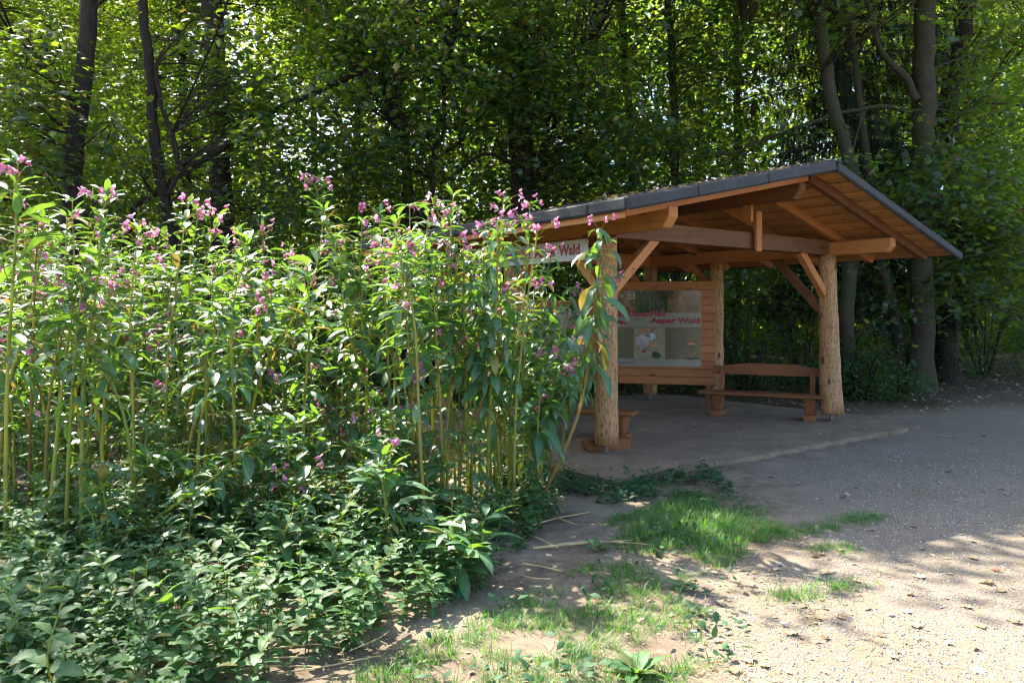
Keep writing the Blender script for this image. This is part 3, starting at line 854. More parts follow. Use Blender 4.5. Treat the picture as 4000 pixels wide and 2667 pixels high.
# ------------------------------------------------------------------ benches
def bench(p0, p1, label, back=True, seat_h=0.43):
    d = (p1 - p0); Lx = d.length
    bb = empty('bench', (p0.x, p0.y, FZ), label, 'bench', 'timber benches in the shelter')
    bb.rotation_euler = (0, 0, math.atan2(d.y, d.x))
    for x in (0.26, Lx - 0.20):
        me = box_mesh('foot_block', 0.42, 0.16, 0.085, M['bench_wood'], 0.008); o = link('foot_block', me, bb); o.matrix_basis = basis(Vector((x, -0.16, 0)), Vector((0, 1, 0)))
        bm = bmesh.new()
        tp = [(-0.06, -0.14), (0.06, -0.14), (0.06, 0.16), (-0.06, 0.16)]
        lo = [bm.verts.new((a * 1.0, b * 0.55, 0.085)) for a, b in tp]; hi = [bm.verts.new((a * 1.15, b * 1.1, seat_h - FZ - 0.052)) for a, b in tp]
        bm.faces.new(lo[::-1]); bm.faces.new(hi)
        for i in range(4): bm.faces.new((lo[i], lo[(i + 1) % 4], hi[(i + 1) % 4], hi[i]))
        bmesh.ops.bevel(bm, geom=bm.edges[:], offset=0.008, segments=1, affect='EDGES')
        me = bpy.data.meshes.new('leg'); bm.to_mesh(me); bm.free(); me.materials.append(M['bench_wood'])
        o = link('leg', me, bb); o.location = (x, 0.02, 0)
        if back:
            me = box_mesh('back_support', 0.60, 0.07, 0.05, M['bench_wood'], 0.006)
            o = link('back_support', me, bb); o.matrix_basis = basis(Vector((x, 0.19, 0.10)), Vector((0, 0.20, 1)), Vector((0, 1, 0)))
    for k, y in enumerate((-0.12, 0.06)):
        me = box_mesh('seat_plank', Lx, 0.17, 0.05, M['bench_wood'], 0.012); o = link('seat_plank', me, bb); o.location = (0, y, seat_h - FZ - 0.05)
    if back:
        n = 12; bm = bmesh.new(); A = []; B = []
        x0, x1 = 0.10, Lx - 0.06
        for i in range(n + 1):
            t = i / n; x = x0 + (x1 - x0) * t
            rise = 0.055 * (0.5 - 0.5 * math.cos(min(1, t / 0.35) * math.pi)) * (0.5 - 0.5 * math.cos(min(1, (1 - t) / 0.3) * math.pi))
            y = 0.345
            A.append([bm.verts.new((x, y + dy, 0.66 - FZ)) for dy in (0, 0.045)])
            B.append([bm.verts.new((x, y + 0.02 + dy, 0.78 - FZ + rise)) for dy in (0, 0.045)])
        for i in range(n):
            bm.faces.new((A[i][0], A[i + 1][0], B[i + 1][0], B[i][0])); bm.faces.new((A[i][1], B[i][1], B[i + 1][1], A[i + 1][1]))
            bm.faces.new((B[i][0], B[i + 1][0], B[i + 1][1], B[i][1])); bm.faces.new((A[i][0], A[i][1], A[i + 1][1], A[i + 1][0]))
        bm.faces.new((A[0][0], B[0][0], B[0][1], A[0][1])); bm.faces.new((A[n][0], A[n][1], B[n][1], B[n][0]))
        me = bpy.data.meshes.new('backrest'); bm.to_mesh(me); bm.free(); me.materials.append(M['bench_wood']); link('backrest', me, bb)
    return bb
bench(Vector((2.92, 11.88, 0)), Vector((4.50, 11.05, 0)), 'timber bench with arched backrest between the right post and the panel')
bench(Vector((-0.05, 9.95, 0)), Vector((1.50, 9.25, 0)), 'timber bench without backrest behind the near peeled post', back=False)

# ================================================================== THE WOOD
SH2 = np.array([SUN.x, SUN.y]) / SUN.z      # horizontal shift of a sun ray per metre of height
def hit(p, z): return p[..., :2] - SH2 * (p[..., 2:3] - z)
def lit_ground(g):
    x, y = g[..., 0], g[..., 1]
    n = (vnoise(x, y, 0.9, 21) - .5) * 1.3
    return (x > -0.2) & (x < 7) & (y > 0.5) & (y + n < 5.4 + 0.3 * (x - 1.6))
def lit_bed(g):
    x, y = g[..., 0], g[..., 1]
    n = (vnoise(x, y, 1.3, 23) - .5) * 1.2
    return (x > -9.5) & (x + 0.5 * n < 1.1) & (y > 3.9) & (y + n < 10.2)
def opens(p):
    p = np.asarray(p, float)
    return lit_ground(hit(p, 0.0)) | lit_bed(hit(p, 2.0))

class Tree: pass
TREES = []
def tree(name, label, bark, pts, base_r, top_r, limbs=(), height=15.0, kind='maple', k=12, group='trees of the wood behind the shelter', cat='tree'):
    """pts: world points low to high"""
    t = Tree()
    p = [np.array(q, float) for q in pts]
    p0 = p[0].copy(); p0[2] = -0.1
    if p[0][2] > 0.25: p = [p0] + p
    else: p[0] = p0
    if p[-1][2] < height:
        d = p[-1] - p[-2]; d /= max(0.2, d[2]); q = p[-1] + d * (height - p[-1][2]) * 0.6; q[2] = height
        p.append(q)
    n = 26
    c = spline(p, n); zz = np.clip(c[:, 2] / height, 0, 1)
    r = base_r * (1 - zz) + top_r * zz + base_r * 0.55 * np.exp(-np.maximum(0, c[:, 2]) / 0.35)
    c[1:-1, :2] += rng.normal(size=(n - 2, 2)) * base_r * 0.10
    t.root = empty(name, (c[0][0], c[0][1], 0), label, cat, group)
    t.off = np.array([c[0][0], c[0][1], 0])
    V, F = tube(c - t.off, r, k, 0.07, len(TREES))
    link('trunk', mesh_np('trunk', V, F, M[bark], True), t.root)
    t.c, t.bark, t.kind, t.sprays, t.height = c, bark, kind, [], height
    t.lines = [c]
    for lp, lr0, lr1 in limbs:
        lc = spline([np.array(q, float) for q in lp], 12); lc[1:-1] += rng.normal(size=(10, 3)) * lr0 * 0.25
        V, F = tube(lc - t.off, np.linspace(lr0, lr1, 12), 7, 0.06, 3)
        link('branch', mesh_np('branch', V, F, M[bark], True), t.root)
        t.lines.append(lc)
    TREES.append(t)
    return t
def PX(seq, D): return [P(x, y, D) for x, y in seq]

tA = tree('maple_tree', 'straight dark trunk leaning slightly right, leftmost tall tree behind the flowers', 'bark_dark',
     PX([(275, 1480), (280, 900), (295, 560), (325, 300), (345, 0)], 13.0), 0.165, 0.09,
     [(PX([(290, 400), (235, 330), (160, 240), (60, 150)], 13.0), 0.06, 0.02), (PX([(340, 120), (370, 40), (450, -60)], 13.0), 0.05, 0.02)], 13)
tB = tree('maple_tree', 'slim dark crooked trunk, second from the left behind the flowers', 'bark_dark',
     PX([(690, 1480), (660, 870), (610, 620), (590, 330), (555, 0)], 14.0), 0.115, 0.06,
     [(PX([(650, 760), (690, 690), (685, 560), (640, 430), (615, 330), (610, 250)], 13.9), 0.05, 0.035)], 12)
tK = tree('leaning_tree', 'dark half fallen trunk leaning up to the right behind the flowers', 'bark_dark',
     PX([(430, 1480), (500, 880), (600, 760), (700, 680), (850, 590)], 14.6), 0.10, 0.05, [(PX([(600, 760), (560, 700), (545, 640)], 14.6), 0.03, 0.015)], 5.0)
tD = tree('maple_tree', 'leaf veiled trunk with a long limb reaching up to the right', 'bark_brown',
     PX([(870, 1480), (865, 830), (860, 500), (840, 200), (820, 0)], 16.5), 0.26, 0.18,
     [(PX([(880, 600), (930, 480), (1050, 440), (1150, 400), (1330, 320), (1480, 250), (1640, 190)], 16.0), 0.10, 0.035),
      (PX([(1130, 410), (1250, 520), (1400, 590), (1560, 620), (1640, 640)], 16.0), 0.045, 0.02)], 16)
tF = tree('young_tree', 'thin forked sapling stem left of the thick trunk', 'bark_dark',
     PX([(1690, 1480), (1690, 660), (1730, 520), (1735, 320), (1760, 200)], 15.5), 0.055, 0.03,
     [(PX([(1700, 620), (1790, 560), (1850, 480), (1960, 390)], 15.5), 0.03, 0.015), (PX([(1725, 560), (1640, 590), (1560, 500)], 15.5), 0.025, 0.012)], 10)
tE = tree('maple_tree', 'thick furrowed trunk straight behind the shelter roof', 'bark_brown',
     PX([(2045, 1480), (2040, 760), (2030, 500), (2025, 200), (2020, 0)], 16.5), 0.30, 0.20,
     [(PX([(2090, 700), (2120, 560), (2200, 440), (2330, 330)], 16.3), 0.05, 0.02), (PX([(2000, 640), (1900, 600), (1800, 660), (1720, 720)], 16.2), 0.05, 0.02),
      (PX([(2000, 160), (1900, 150), (1780, 130), (1700, 40)], 16.2), 0.07, 0.03), (PX([(2060, 230), (2130, 180), (2300, 200)], 16.2), 0.05, 0.02)], 16, k=16)
tG = tree('young_tree', 'slender grey stem rising behind the middle of the roof', 'bark_moss',
     PX([(2640, 1480), (2638, 700), (2630, 400), (2625, 200), (2610, 0)], 19.0), 0.12, 0.07,
     [(PX([(2630, 640), (2605, 560), (2580, 470), (2530, 330)], 19.0), 0.04, 0.015)], 14)
tH = tree('maple_tree', 'bowed mossy trunk rising left of the big trunk behind the roof', 'bark_moss',
     PX([(3305, 1560), (3310, 1200), (3340, 760), (3300, 560), (3250, 400), (3220, 230), (3205, 80), (3190, -60)], 15.0), 0.14, 0.09,
     [(PX([(3200, 60), (3150, 20), (3090, -40)], 15.0), 0.07, 0.04), (PX([(3210, 270), (3120, 250), (3000, 300), (2900, 380)], 14.9), 0.025, 0.01),
      (PX([(3150, 50), (3050, 70), (2900, 100)], 14.9), 0.02, 0.01)], 12)
tH2 = tree('young_tree', 'thin curved mossy stem right of the front right post', 'bark_moss',
     PX([(3545, 1500), (3515, 1350), (3490, 1200), (3450, 1050), (3420, 900)], 15.9), 0.12, 0.05, [], 9)
tI = tree('maple_tree', 'big mossy smooth trunk standing right of the roof end', 'bark_moss',
     PX([(3595, 1520), (3597, 1200), (3600, 900), (3605, 600), (3612, 300), (3615, 0)], 15.6), 0.225, 0.17,
     [(PX([(3580, 390), (3530, 290), (3450, 210), (3400, 60), (3370, -60)], 15.4), 0.085, 0.05),
      (PX([(3560, 440), (3450, 415), (3300, 440), (3150, 480), (3000, 540), (2850, 600), (2680, 610)], 15.0), 0.05, 0.012)], 15, k=16)
tJ = tree('maple_tree', 'dark wavy trunk behind the big mossy one on the right', 'bark_dark',
     PX([(3700, 1480), (3712, 1200), (3735, 950), (3720, 640), (3710, 400), (3745, 200), (3770, 60), (3790, -40)], 18.0), 0.23, 0.17,
     [(PX([(3700, 480), (3660, 540), (3640, 580)], 18.0), 0.05, 0.02), (PX([(3760, 400), (3850, 400), (3990, 410), (4100, 400)], 18.0), 0.05, 0.02),
      (PX([(3860, 330), (3960, 230), (4060, 140)], 18.0), 0.03, 0.015)], 14)
tM = tree('maple_tree', 'tree at the right edge whose leafy branches hang over the path', 'bark_dark',
     [(15.0, 18.5, 0), (14.8, 18.4, 5), (14.5, 18, 10)], 0.2, 0.12, [], 13)
tN = tree('maple_tree', 'tree at the left edge with boughs reaching in over the flowers', 'bark_dark',
     [(-11.2, 14.5, 0), (-11.0, 14.4, 5), (-10.6, 14, 9)], 0.2, 0.12, [], 12)
for k_, (x, y, lab) in enumerate(((-3.2, 22, 'pole thin tree deeper in the wood between sapling and veiled trunk'), (3.6, 24, 'tree deeper in the wood behind the roof crest'), (-9.5, 22, 'tree deeper in the wood behind the leftmost trunks'), (7.2, 25, 'tree deeper in the wood behind the dark spruce'), (13.5, 25, 'tree deeper in the wood beyond the path'), (-15, 21, 'tree deeper in the wood at far left'), (-6.0, 28, 'tree deep in the wood left of the sky gaps'), (0.5, 29, 'tree deep in the wood behind the thick trunk'))):
    tree('broadleaf_tree', lab, 'bark_dark', [(x, y, 0), (x + .2, y, 5), (x - .2 + k_ * .1, y, 10)], 0.17, 0.09, [], 14, kind='far', k=8)
XY = np.array([t.c[6][:2] for t in TREES])
SKY_GAPS = [(900, 120, 170), (1200, 500, 170), (1290, 620, 120), (1720, 840, 90), (2560, 380, 90), (2990, 300, 120), (3330, 370, 70), (3130, 560, 120), (2050, 120, 80), (720, 300, 80), (2880, 330, 80)]
def proj(p):
    p = np.asarray(p, float)
    return 2000 + 3000 * p[..., 0] / p[..., 1], 1225 - 3000 * (p[..., 2] - CAMH) / p[..., 1]
# where the leafy sprays hang
cand = np.column_stack([rng.uniform(-23, 23, 26000), rng.uniform(12.6, 31, 26000), rng.uniform(1.5, 15, 26000)])
px_, py_ = proj(cand)
ok = (px_ > -350) & (px_ < 4350) & (py_ > -420)
ok &= ~((cand[:, 1] < 15.6) & (np.abs(cand[:, 0] - 1.5) < 5) & (cand[:, 2] < 4.6))          # the shelter stands here
ok &= ~((cand[:, 0] > 5.5) & (cand[:, 1] < 14.2 + 0.25 * (cand[:, 0] - 6)))                      # open above the path
cl = vnoise(cand[:, 0] + cand[:, 1] * .4, cand[:, 2] * 1.6, 1.9, 31) + 0.6 * vnoise(cand[:, 1], cand[:, 2] - cand[:, 0] * .3, 1.6, 33)
ok &= cl > 0.60
for gx_, gy_, gr in SKY_GAPS:
    d2 = ((px_ - gx_) / gr) ** 2 + ((py_ - gy_) / gr) ** 2
    ok &= ~((d2 < 1) & (rng.random(len(cand)) < 0.5))
ok &= ~((px_ > 2930) & (px_ < 3560) & (py_ > 150) & (py_ < 760) & (cand[:, 1] < 19.2) & (rng.random(len(cand)) < 0.8))   # the spruce stands clear
ok &= ~(opens(cand) & (rng.random(len(cand)) < 0.96))
vis = cand[ok][:3900]
# unseen sprays added above the picture to shade the shelter and the path's middle
sh_t = np.column_stack([rng.uniform(-0.5, 13, 2600), rng.uniform(4.6, 19, 2600)])
hgt = (2.3 + 0.41 * sh_t[:, 1]) / 0.631 + rng.uniform(0.4, 4.5, 2600)
top = np.column_stack([sh_t + SH2 * hgt[:, None], hgt])
nf = 45      # and unseen sprays added only to shade the nettles in front
sh_t[:nf] = np.column_stack([rng.uniform(-4.2, -.5, nf), rng.uniform(1.9, 2.9, nf)])
hgt[:nf] = (2.3 + 0.41 * sh_t[:nf, 1]) / 0.631 + rng.uniform(2.5, 6.0, nf)
top = np.column_stack([sh_t + SH2 * hgt[:, None], hgt])
keep = ~(opens(top) & (rng.random(2600) < 0.95)) & (top[:, 2] < 17)
keep &= vnoise(sh_t[:, 0], sh_t[:, 1], 1.1, 41) + 0.4 * rng.random(2600) > 0.49
top = top[keep][:1050]
# unseen higher sprays added to keep the wood's lower leaves in flecked shade
n_ = 5200
bk = np.column_stack([rng.uniform(-24, 16, n_), rng.uniform(13, 36, n_), np.zeros(n_)]); bk[:, 2] = 2.6 + .41 * bk[:, 1] + rng.uniform(0.2, 6.0, n_)
kb = ~opens(bk) & (vnoise(bk[:, 0] + bk[:, 2] * .5, bk[:, 1], 2.2, 45) + .35 * rng.random(n_) > .52)
top = np.vstack([top, bk[kb][:1400]])
# leafy boughs hanging in front of the trunks
FR = [(2080, 380, 190, 200, 14.9, 30), (2020, 120, 260, 150, 15.2, 22), (1500, 200, 330, 200, 15.0, 40), (870, 330, 150, 250, 15.2, 22), (120, 520, 120, 200, 12.4, 14), (3620, 760, 160, 130, 14.6, 22), (3850, 900, 170, 330, 16.2, 50), (3760, 350, 160, 300, 16.6, 26), (120, 250, 170, 260, 12.6, 26), (2350, 600, 200, 130, 15.6, 22), (1300, 650, 250, 180, 14.4, 26)]
fr = np.array([tuple(P(a + rng.normal() * c * .6, b + rng.normal() * d * .6, D + rng.normal() * .35)) for a, b, c, d, D, k in FR for _ in range(k)])
fr = fr[(fr[:, 2] > 1.4) & ~opens(fr)]
vis = np.vstack([vis, fr])
for p, far in [(q, 0) for q in vis] + [(q, 1) for q in top]:
    d = np.hypot(XY[:, 0] - p[0], (XY[:, 1] - p[1]) * 0.8) + np.array([0.0 if t.height + 1.5 > p[2] else 4.0 for t in TREES])
    if not far and p[1] < 20: d = d + np.array([6.0 if t.kind == 'far' else 0 for t in TREES])
    if p[2] > 6: d[TREES.index(tK)] += 30
    TREES[int(np.argmin(d))].sprays.append((p, far))
def spray_leaves(p, n, rad, r):
    """a flat, slightly drooping spray of leaves around p"""
    ax = r.normal(size=2); ax /= np.linalg.norm(ax)
    u = r.normal(size=n) * rad; v = r.normal(size=n) * rad * 0.55
    pos = np.column_stack([p[0] + ax[0] * u - ax[1] * v, p[1] + ax[1] * u + ax[0] * v,
                           p[2] - 0.25 * (u * u + v * v) / rad + r.normal(size=n) * 0.16 * rad + 0.18 * np.abs(r.normal(size=n))])
    out = np.column_stack([ax[0] * u - ax[1] * v, ax[1] * u + ax[0] * v, np.full(n, -0.25 * rad)]) + r.normal(size=(n, 3)) * 0.35 * rad
    Z = np.array([0, 0, 1.0]) + r.normal(size=(n, 3)) * 0.33
    return pos, out, Z
for ti, t in enumerate(TREES):
    r = np.random.default_rng(100 + ti)
    G1, tw = Geo(), Geo()
    for p, far in t.sprays:
        dist = p[1]
        if far: n, rad, sz, tpl = 80, 0.85, (0.14, 0.22), OVAL
        elif dist < 17.2: n, rad, sz, tpl = int(r.uniform(55, 95)), r.uniform(0.55, 0.85), (0.085, 0.17), MAPLE
        else: n, rad, sz, tpl = int(r.uniform(60, 95)), r.uniform(0.7, 1.1), (0.11, 0.21), LOBED
        pos, out, Z = spray_leaves(p, n, rad, r)
        s_ = r.uniform(*sz, n)
        V, F, idx = place_leaves(tpl[0], tpl[1], pos - t.off, out, Z, s_)
        G1.add(V, F, r.random(n)[idx])
        # twig from the stem to the spray
        allp = np.vstack(t.lines)
        dd = np.linalg.norm((allp - p) * [1, 1, 0.6], axis=1) + np.where(allp[:, 2] > p[2] - 0.1, 3, 0)
        a = allp[int(np.argmin(dd))]
        if np.linalg.norm(a - p) < 7.5:
            mid = (a + p) / 2 + r.normal(size=3) * 0.18 + [0, 0, 0.25]
            V, F = tube(spline([a, mid, p], 6) - t.off, np.linspace(0.022, 0.006, 6), 3); tw.add(V, F)
    if t.sprays:
        m = M['maple'] if t.kind == 'maple' else M['wood_leaf']
        link('crown', G1.mesh('crown', m), t.root)['kind'] = 'stuff'  # crown also holds the unseen sprays added for shade
        link('twigs', tw.mesh('twigs', M[t.bark]), t.root)['kind'] = 'stuff'

# spruce with hanging twigs behind the roof's right half
def spruce(x, y, label):
    rt = empty('spruce_tree', (x, y, 0), label, 'tree', 'trees of the wood behind the shelter')
    V, F = tube(spline([(0, 0, -.1), (0.02, 0, 6), (-.05, 0, 13), (0, 0, 18)], 14), np.linspace(0.17, 0.03, 14), 9, 0.05, 2)
    link('trunk', mesh_np('trunk', V, F, M['bark_spruce'], True), rt)
    br, nd = Geo(), Geo()
    r = np.random.default_rng(77)
    for z in np.arange(2.2, 15, 0.52):
        for a in np.arange(5) * 1.2566 + z * 2.1:
            Lr = (3.3 - 0.12 * z) * r.uniform(0.55, 1.1)
            pts = spline([(0, 0, z), (math.cos(a) * Lr * .5, math.sin(a) * Lr * .5, z - .12 * Lr), (math.cos(a) * Lr, math.sin(a) * Lr, z - .30 * Lr + .1)], 8)
            V, F = tube(pts, np.linspace(0.028, 0.006, 8), 4); br.add(V, F)
            n = int(Lr * 46)
            tt = r.uniform(0.12, 1, n); pos = np.array([np.interp(tt, np.linspace(0, 1, 8), pts[:, c]) for c in range(3)]).T
            side = r.normal(size=n) * 0.10
            pos[:, 0] += -math.sin(a) * side; pos[:, 1] += math.cos(a) * side
            X = np.column_stack([r.normal(size=n) * .22, r.normal(size=n) * .22, -np.ones(n)])
            V, F, idx = place_leaves(SPR[0], SPR[1], pos, X, unit(n, r), r.uniform(0.22, 0.6, n)); nd.add(V, F, r.random(n)[idx])
    link('branches', br.mesh('branches', M['bark_spruce']), rt)
    link('needles', nd.mesh('needles', M['needle']), rt)
k_ = 7
SPV, SPF = [], []
for i in range(k_):     # tassel: short needle blades along a hanging twig
    x = i / k_
    SPV += [(x, 0.0, 0), (x + 0.16, 0.10 * (1 - x * .6), 0.02), (x + 0.10, -0.02, 0), (x, 0.0, 0.0), (x + 0.16, -0.10 * (1 - x * .6), -0.02), (x + 0.10, 0.02, 0)]
    SPF += [(i * 6, i * 6 + 1, i * 6 + 2), (i * 6 + 3, i * 6 + 5, i * 6 + 4)]
SPR = (np.array(SPV), np.array(SPF))
spruce(8.1, 18.6, 'dark spruce with hanging twigs behind the right half of the roof')

# shrubs under the trees
def shrub(x, y, rad, h, n, label, mat='shrub_leaf', seed=0, sz=(0.05, 0.11)):
    r = np.random.default_rng(500 + seed)
    rt = empty('shrub', (x, y, 0), label, 'shrub', 'shrubs under the trees')
    st, fo = Geo(), Geo()
    for i in range(9):
        a = r.uniform(0, 6.28); l = r.uniform(.4, 1.0)
        V, F = tube(spline([(0.1 * math.cos(a), .1 * math.sin(a), -.05), (rad * .4 * l * math.cos(a), rad * .4 * l * math.sin(a), h * .6), (rad * l * math.cos(a), rad * l * math.sin(a), h * r.uniform(.7, 1))], 8), np.linspace(0.025, 0.006, 8), 5)
        st.add(V, F)
    ncl = n // 32
    d = unit(ncl, r); d[:, 2] = np.abs(d[:, 2])
    q = r.random(ncl) ** 0.4
    cen = d * q[:, None] * [rad, rad, h * .95]
    for c in cen:
        k = 32; pos, out, Z = spray_leaves(c, k, 0.24, r); pos[:, 2] = np.maximum(0.03, pos[:, 2])
        V, F, idx = place_leaves(*OVAL5, pos, out, Z, r.uniform(*sz, k)); fo.add(V, F, r.random(k)[idx])
    link('stems', st.mesh('stems', M['bark_dark']), rt); link('foliage', fo.mesh('foliage', M[mat]), rt)
SHR = [(2.2, 15.9, 1.7, 2.0, 'shrub behind the information panel'), (4.7, 15.4, 1.5, 1.9, 'leafy shrub seen behind the arched bench'), (6.7, 14.6, 1.1, 1.1, 'low dark bush between right post and big trunk'),
       (6.6, 17.5, 1.8, 2.9, 'tall shrub behind the right post'), (9.6, 18.6, 1.6, 2.2, 'shrub behind the base of the big mossy trunk'), (12.4, 20.2, 1.9, 2.6, 'bright shrub at the far end of the path'), (15.2, 20.5, 2.0, 3.4, 'shrub at the right edge beyond the path'),
       (-1.6, 14.6, 1.6, 2.2, 'shrub behind the shelter roof left end'), (-4.2, 12.9, 1.5, 1.9, 'shrub behind the middle of the flower bed'), (-6.9, 12.6, 1.5, 2.1, 'shrub under the crooked trunk'), (-9.4, 13.6, 1.6, 2.4, 'shrub at the far left behind the flowers'),
       (-3.6, 16.5, 1.8, 2.8, 'shrub below the leaf veiled trunk'), (0.4, 18.6, 1.8, 2.8, 'shrub beside the thick trunk'), (3.4, 19.5, 1.9, 3.2, 'shrub under the slender grey stem')]
for i, (x, y, ra, h, lab) in enumerate(SHR): shrub(x, y, ra, h, 3300, lab, seed=i)

# the wood beyond, one mass
def far_wood():
    g = Geo(); r = np.random.default_rng(9)
    for k in range(3):
        n = 62000
        y = r.uniform(31, 58, n); x = r.uniform(-0.8, 0.8, n) * y; z = r.random(n) ** 1.25 * (1.6 + 0.44 * y)
        cl = vnoise(x + y * .3, z, 2.6, 51 + k) + .5 * vnoise(x, z + y, 1.1, 55 + k)
        s = cl + np.clip((6 - z) / 6, 0, 1) * .4 > 0.58
        p = np.column_stack([x, y, z])[s]; n = len(p)
        gx_, gy_ = proj(p)
        kp = np.ones(n, bool)
        for a, b, c in SKY_GAPS: kp &= ~((((gx_ - a) / c) ** 2 + ((gy_ - b) / c) ** 2 < 1.2) & (r.random(n) < .5))
        p = p[kp]; n = len(p)
        X = unit(n, r); X[:, 2] -= .3; Z = unit(n, r) * .6 + [0, 0, 1]
        V, F, idx = place_leaves(*OVAL, p, X, Z, r.uniform(0.3, 0.65, n)); g.add(V, F, r.random(n)[idx])
    return g.mesh('distant_wood', M['wood_leaf'])
tag(link('distant_wood', far_wood()), 'sunlit mass of leaves deep in the wood', 'woodland', kind='stuff')
def far_trunks():
    g = Geo(); r = np.random.default_rng(12)
    for i in range(14):
        y = r.uniform(30, 50); x = r.uniform(-.75, .75) * y
        V, F = tube(spline([(x, y, -.1), (x + r.normal() * .3, y, 8), (x + r.normal() * .8, y, 24)], 8), np.linspace(.2, .1, 8) * r.uniform(.6, 1.3), 6); g.add(V, F)
    return g.mesh('distant_trunks', M['bark_dark'], True)
tag(link('distant_trunks', far_trunks()), 'thin dark trunks deep in the wood', 'woodland', kind='stuff')

# ================================================================== THE BALSAM BED
BT = [leaf_tpl(7, 0.165, d, 0.30, 0.14, 0.012, 0.55, 0.05, seed=i) for i, d in enumerate((0.25, 0.6, 1.0, 1.5, 2.1))]
BMESH = [mesh_np('balsam_leaf', T[0], T[1], M['balsam'], True, {'rib': T[2]}) for T in BT]
def flower_geo():
    V, F = [], []
    def ring(x, r, z, k=6): return [(x, r * math.cos(a), z + r * math.sin(a)) for a in np.linspace(0, 2 * math.pi, k, endpoint=False)]
    for x, rr, z in ((0.0, 0.30, 0.0), (-0.35, 0.26, -0.02), (-0.62, 0.10, -0.10), (-0.70, 0.02, -0.28)): V += ring(x, rr, z)
    for i in range(3):
        for j in range(6): F.append((i * 6 + j, i * 6 + (j + 1) % 6, i * 6 + 6 + (j + 1) % 6, i * 6 + 6 + j))
    n = len(V)
    for sgn in (-1, 1):   # lower lips
        V += [(0.02, 0, -0.20), (0.22, sgn * 0.34, -0.28), (0.36, sgn * 0.26, -0.62), (0.20, sgn * 0.03, -0.55)]; F.append((n, n + 1, n + 2, n + 3)); n += 4
    V += [(0.0, -0.30, 0.16), (0.22, -0.26, 0.42), (0.16, 0.0, 0.60), (0.22, 0.26, 0.42), (0.0, 0.30, 0.16), (-0.10, 0, 0.30)]
    F += [(n, n + 1, n + 2, n + 5), (n + 5, n + 2, n + 3, n + 4)]
    return np.array(V), np.array(F)
FT = flower_geo()
FMESH = mesh_np('balsam_flower', FT[0], FT[1], M['petal'], True)

def balsam_plan(path, r, droop=0.0, lscale=1.0, flowers=1.0, bare=0.35, thick=1.0, dense=1.0):
    """path: (n,3) stem line. returns stem tubes, leaf list, flower list"""
    n = 22
    c = spline(path, n)
    seg = np.concatenate([[0], np.cumsum(np.linalg.norm(np.diff(c, axis=0), axis=1))]); Lh = seg[-1]
    at = lambda u: np.array([np.interp(u * Lh, seg, c[:, k]) for k in range(3)])
    rad = np.interp(np.linspace(0, 1, n), [0, 0.5, 1], [0.0135, 0.0095, 0.0035]) * thick
    rad = rad * (1 + 0.16 * (np.arange(n) % 3 == 0))
    tubes = [tube(c, rad, 6)]
    leaves, fl = [], []
    def leaf(pos, az, el, size, dr):
        X = np.array([math.cos(az) * math.cos(el), math.sin(az) * math.cos(el), math.sin(el)])
        Z = np.array([-math.cos(az) * math.sin(el), -math.sin(az) * math.sin(el), math.cos(el)]) + r.normal(size=3) * 0.22
        k = int(np.clip(round(1.2 + dr * 1.3 + r.normal() * 0.7), 0, 4))
        leaves.append((k, pos, X, Z, size * lscale * 1.55))
    def cluster(pos, dirz, nst):
        for i in range(nst):
            az = r.uniform(0, 6.28); ln = r.uniform(0.08, 0.2)
            e = pos + np.array([math.cos(az) * ln * .8, math.sin(az) * ln * .8, ln * r.uniform(.2, .9)])
            tubes.append(tube(spline([pos, (pos + e) / 2 + [0, 0, .02], e], 4), [0.003, 0.0025, 0.002, 0.0015], 3))
            for j in range(int(r.integers(1, 3))):
                q = e + r.normal(size=3) * 0.03 - [0, 0, .012 * j]
                a2 = az + r.normal() * 0.8
                fl.append((q, np.array([math.cos(a2), math.sin(a2), -0.15]), np.array([0, 0, 1.0]) + r.normal(size=3) * .2, r.uniform(0.040, 0.058)))
            if r.random() < 0.6:
                q = e + r.normal(size=3) * 0.02; tubes.append(tube([e, q + [0, 0, -.015], q + [0, 0, -.035]], [0.002, 0.006, 0.002], 4))
    u = 0.16; rot = r.uniform(0, 6.28)
    while u < 0.985:
        low = u < 0.45
        size = np.interp(u, [0, .4, .62, .85, 1], [.09, .13, .195, .17, .075]) * r.uniform(.8, 1.15)
        el = np.interp(u, [0, .5, .8, 1], [-0.5, -0.15, 0.25, 0.75]) - droop * 0.7 + r.normal() * .12
        p = at(u)
        for k in range(3 if not low else 2):
            if low and r.random() < bare + 0.25 - 0.3 * u: continue
            leaf(p, rot + k * (2.09 if not low else 3.14) + r.normal() * .35, el + r.normal() * .25, size * r.uniform(.6, 1.15), droop + (0.5 if low else 0.0))
        if 0.5 < u < 0.93 and r.random() < 0.5:      # side shoot
            az = rot + 1.0; ln = r.uniform(.12, .34) * (1.1 - u * .5)
            e = p + np.array([math.cos(az) * ln * .75, math.sin(az) * ln * .75, ln * (.75 - .4 * droop)])
            tubes.append(tube(spline([p, (p + e) / 2 + [math.cos(az) * .02, math.sin(az) * .02, -.01], e], 5), np.linspace(.0055, .003, 5), 4))
            for k in range(5): leaf(e, r.uniform(0, 6.28), r.uniform(-.1, .6) - droop * .8, r.uniform(.07, .13), droop)
            if r.random() < 0.3 * flowers: cluster(e, 0, int(r.integers(1, 3)))
        rot += 0.9 + r.normal() * .2
        u += np.interp(u, [0, .5, 1], [0.11, 0.070, 0.036]) * r.uniform(.8, 1.2) / dense
    tip = at(1.0)
    for k in range(6): leaf(tip, r.uniform(0, 6.28), r.uniform(.2, .9) - droop, r.uniform(.05, .11), droop)
    if flowers > 0:
        for q in range(int(round(flowers * 1.4))): cluster(at(r.uniform(.92, 1.0)), 0, int(r.integers(2, 4)))
    return tubes, leaves, fl
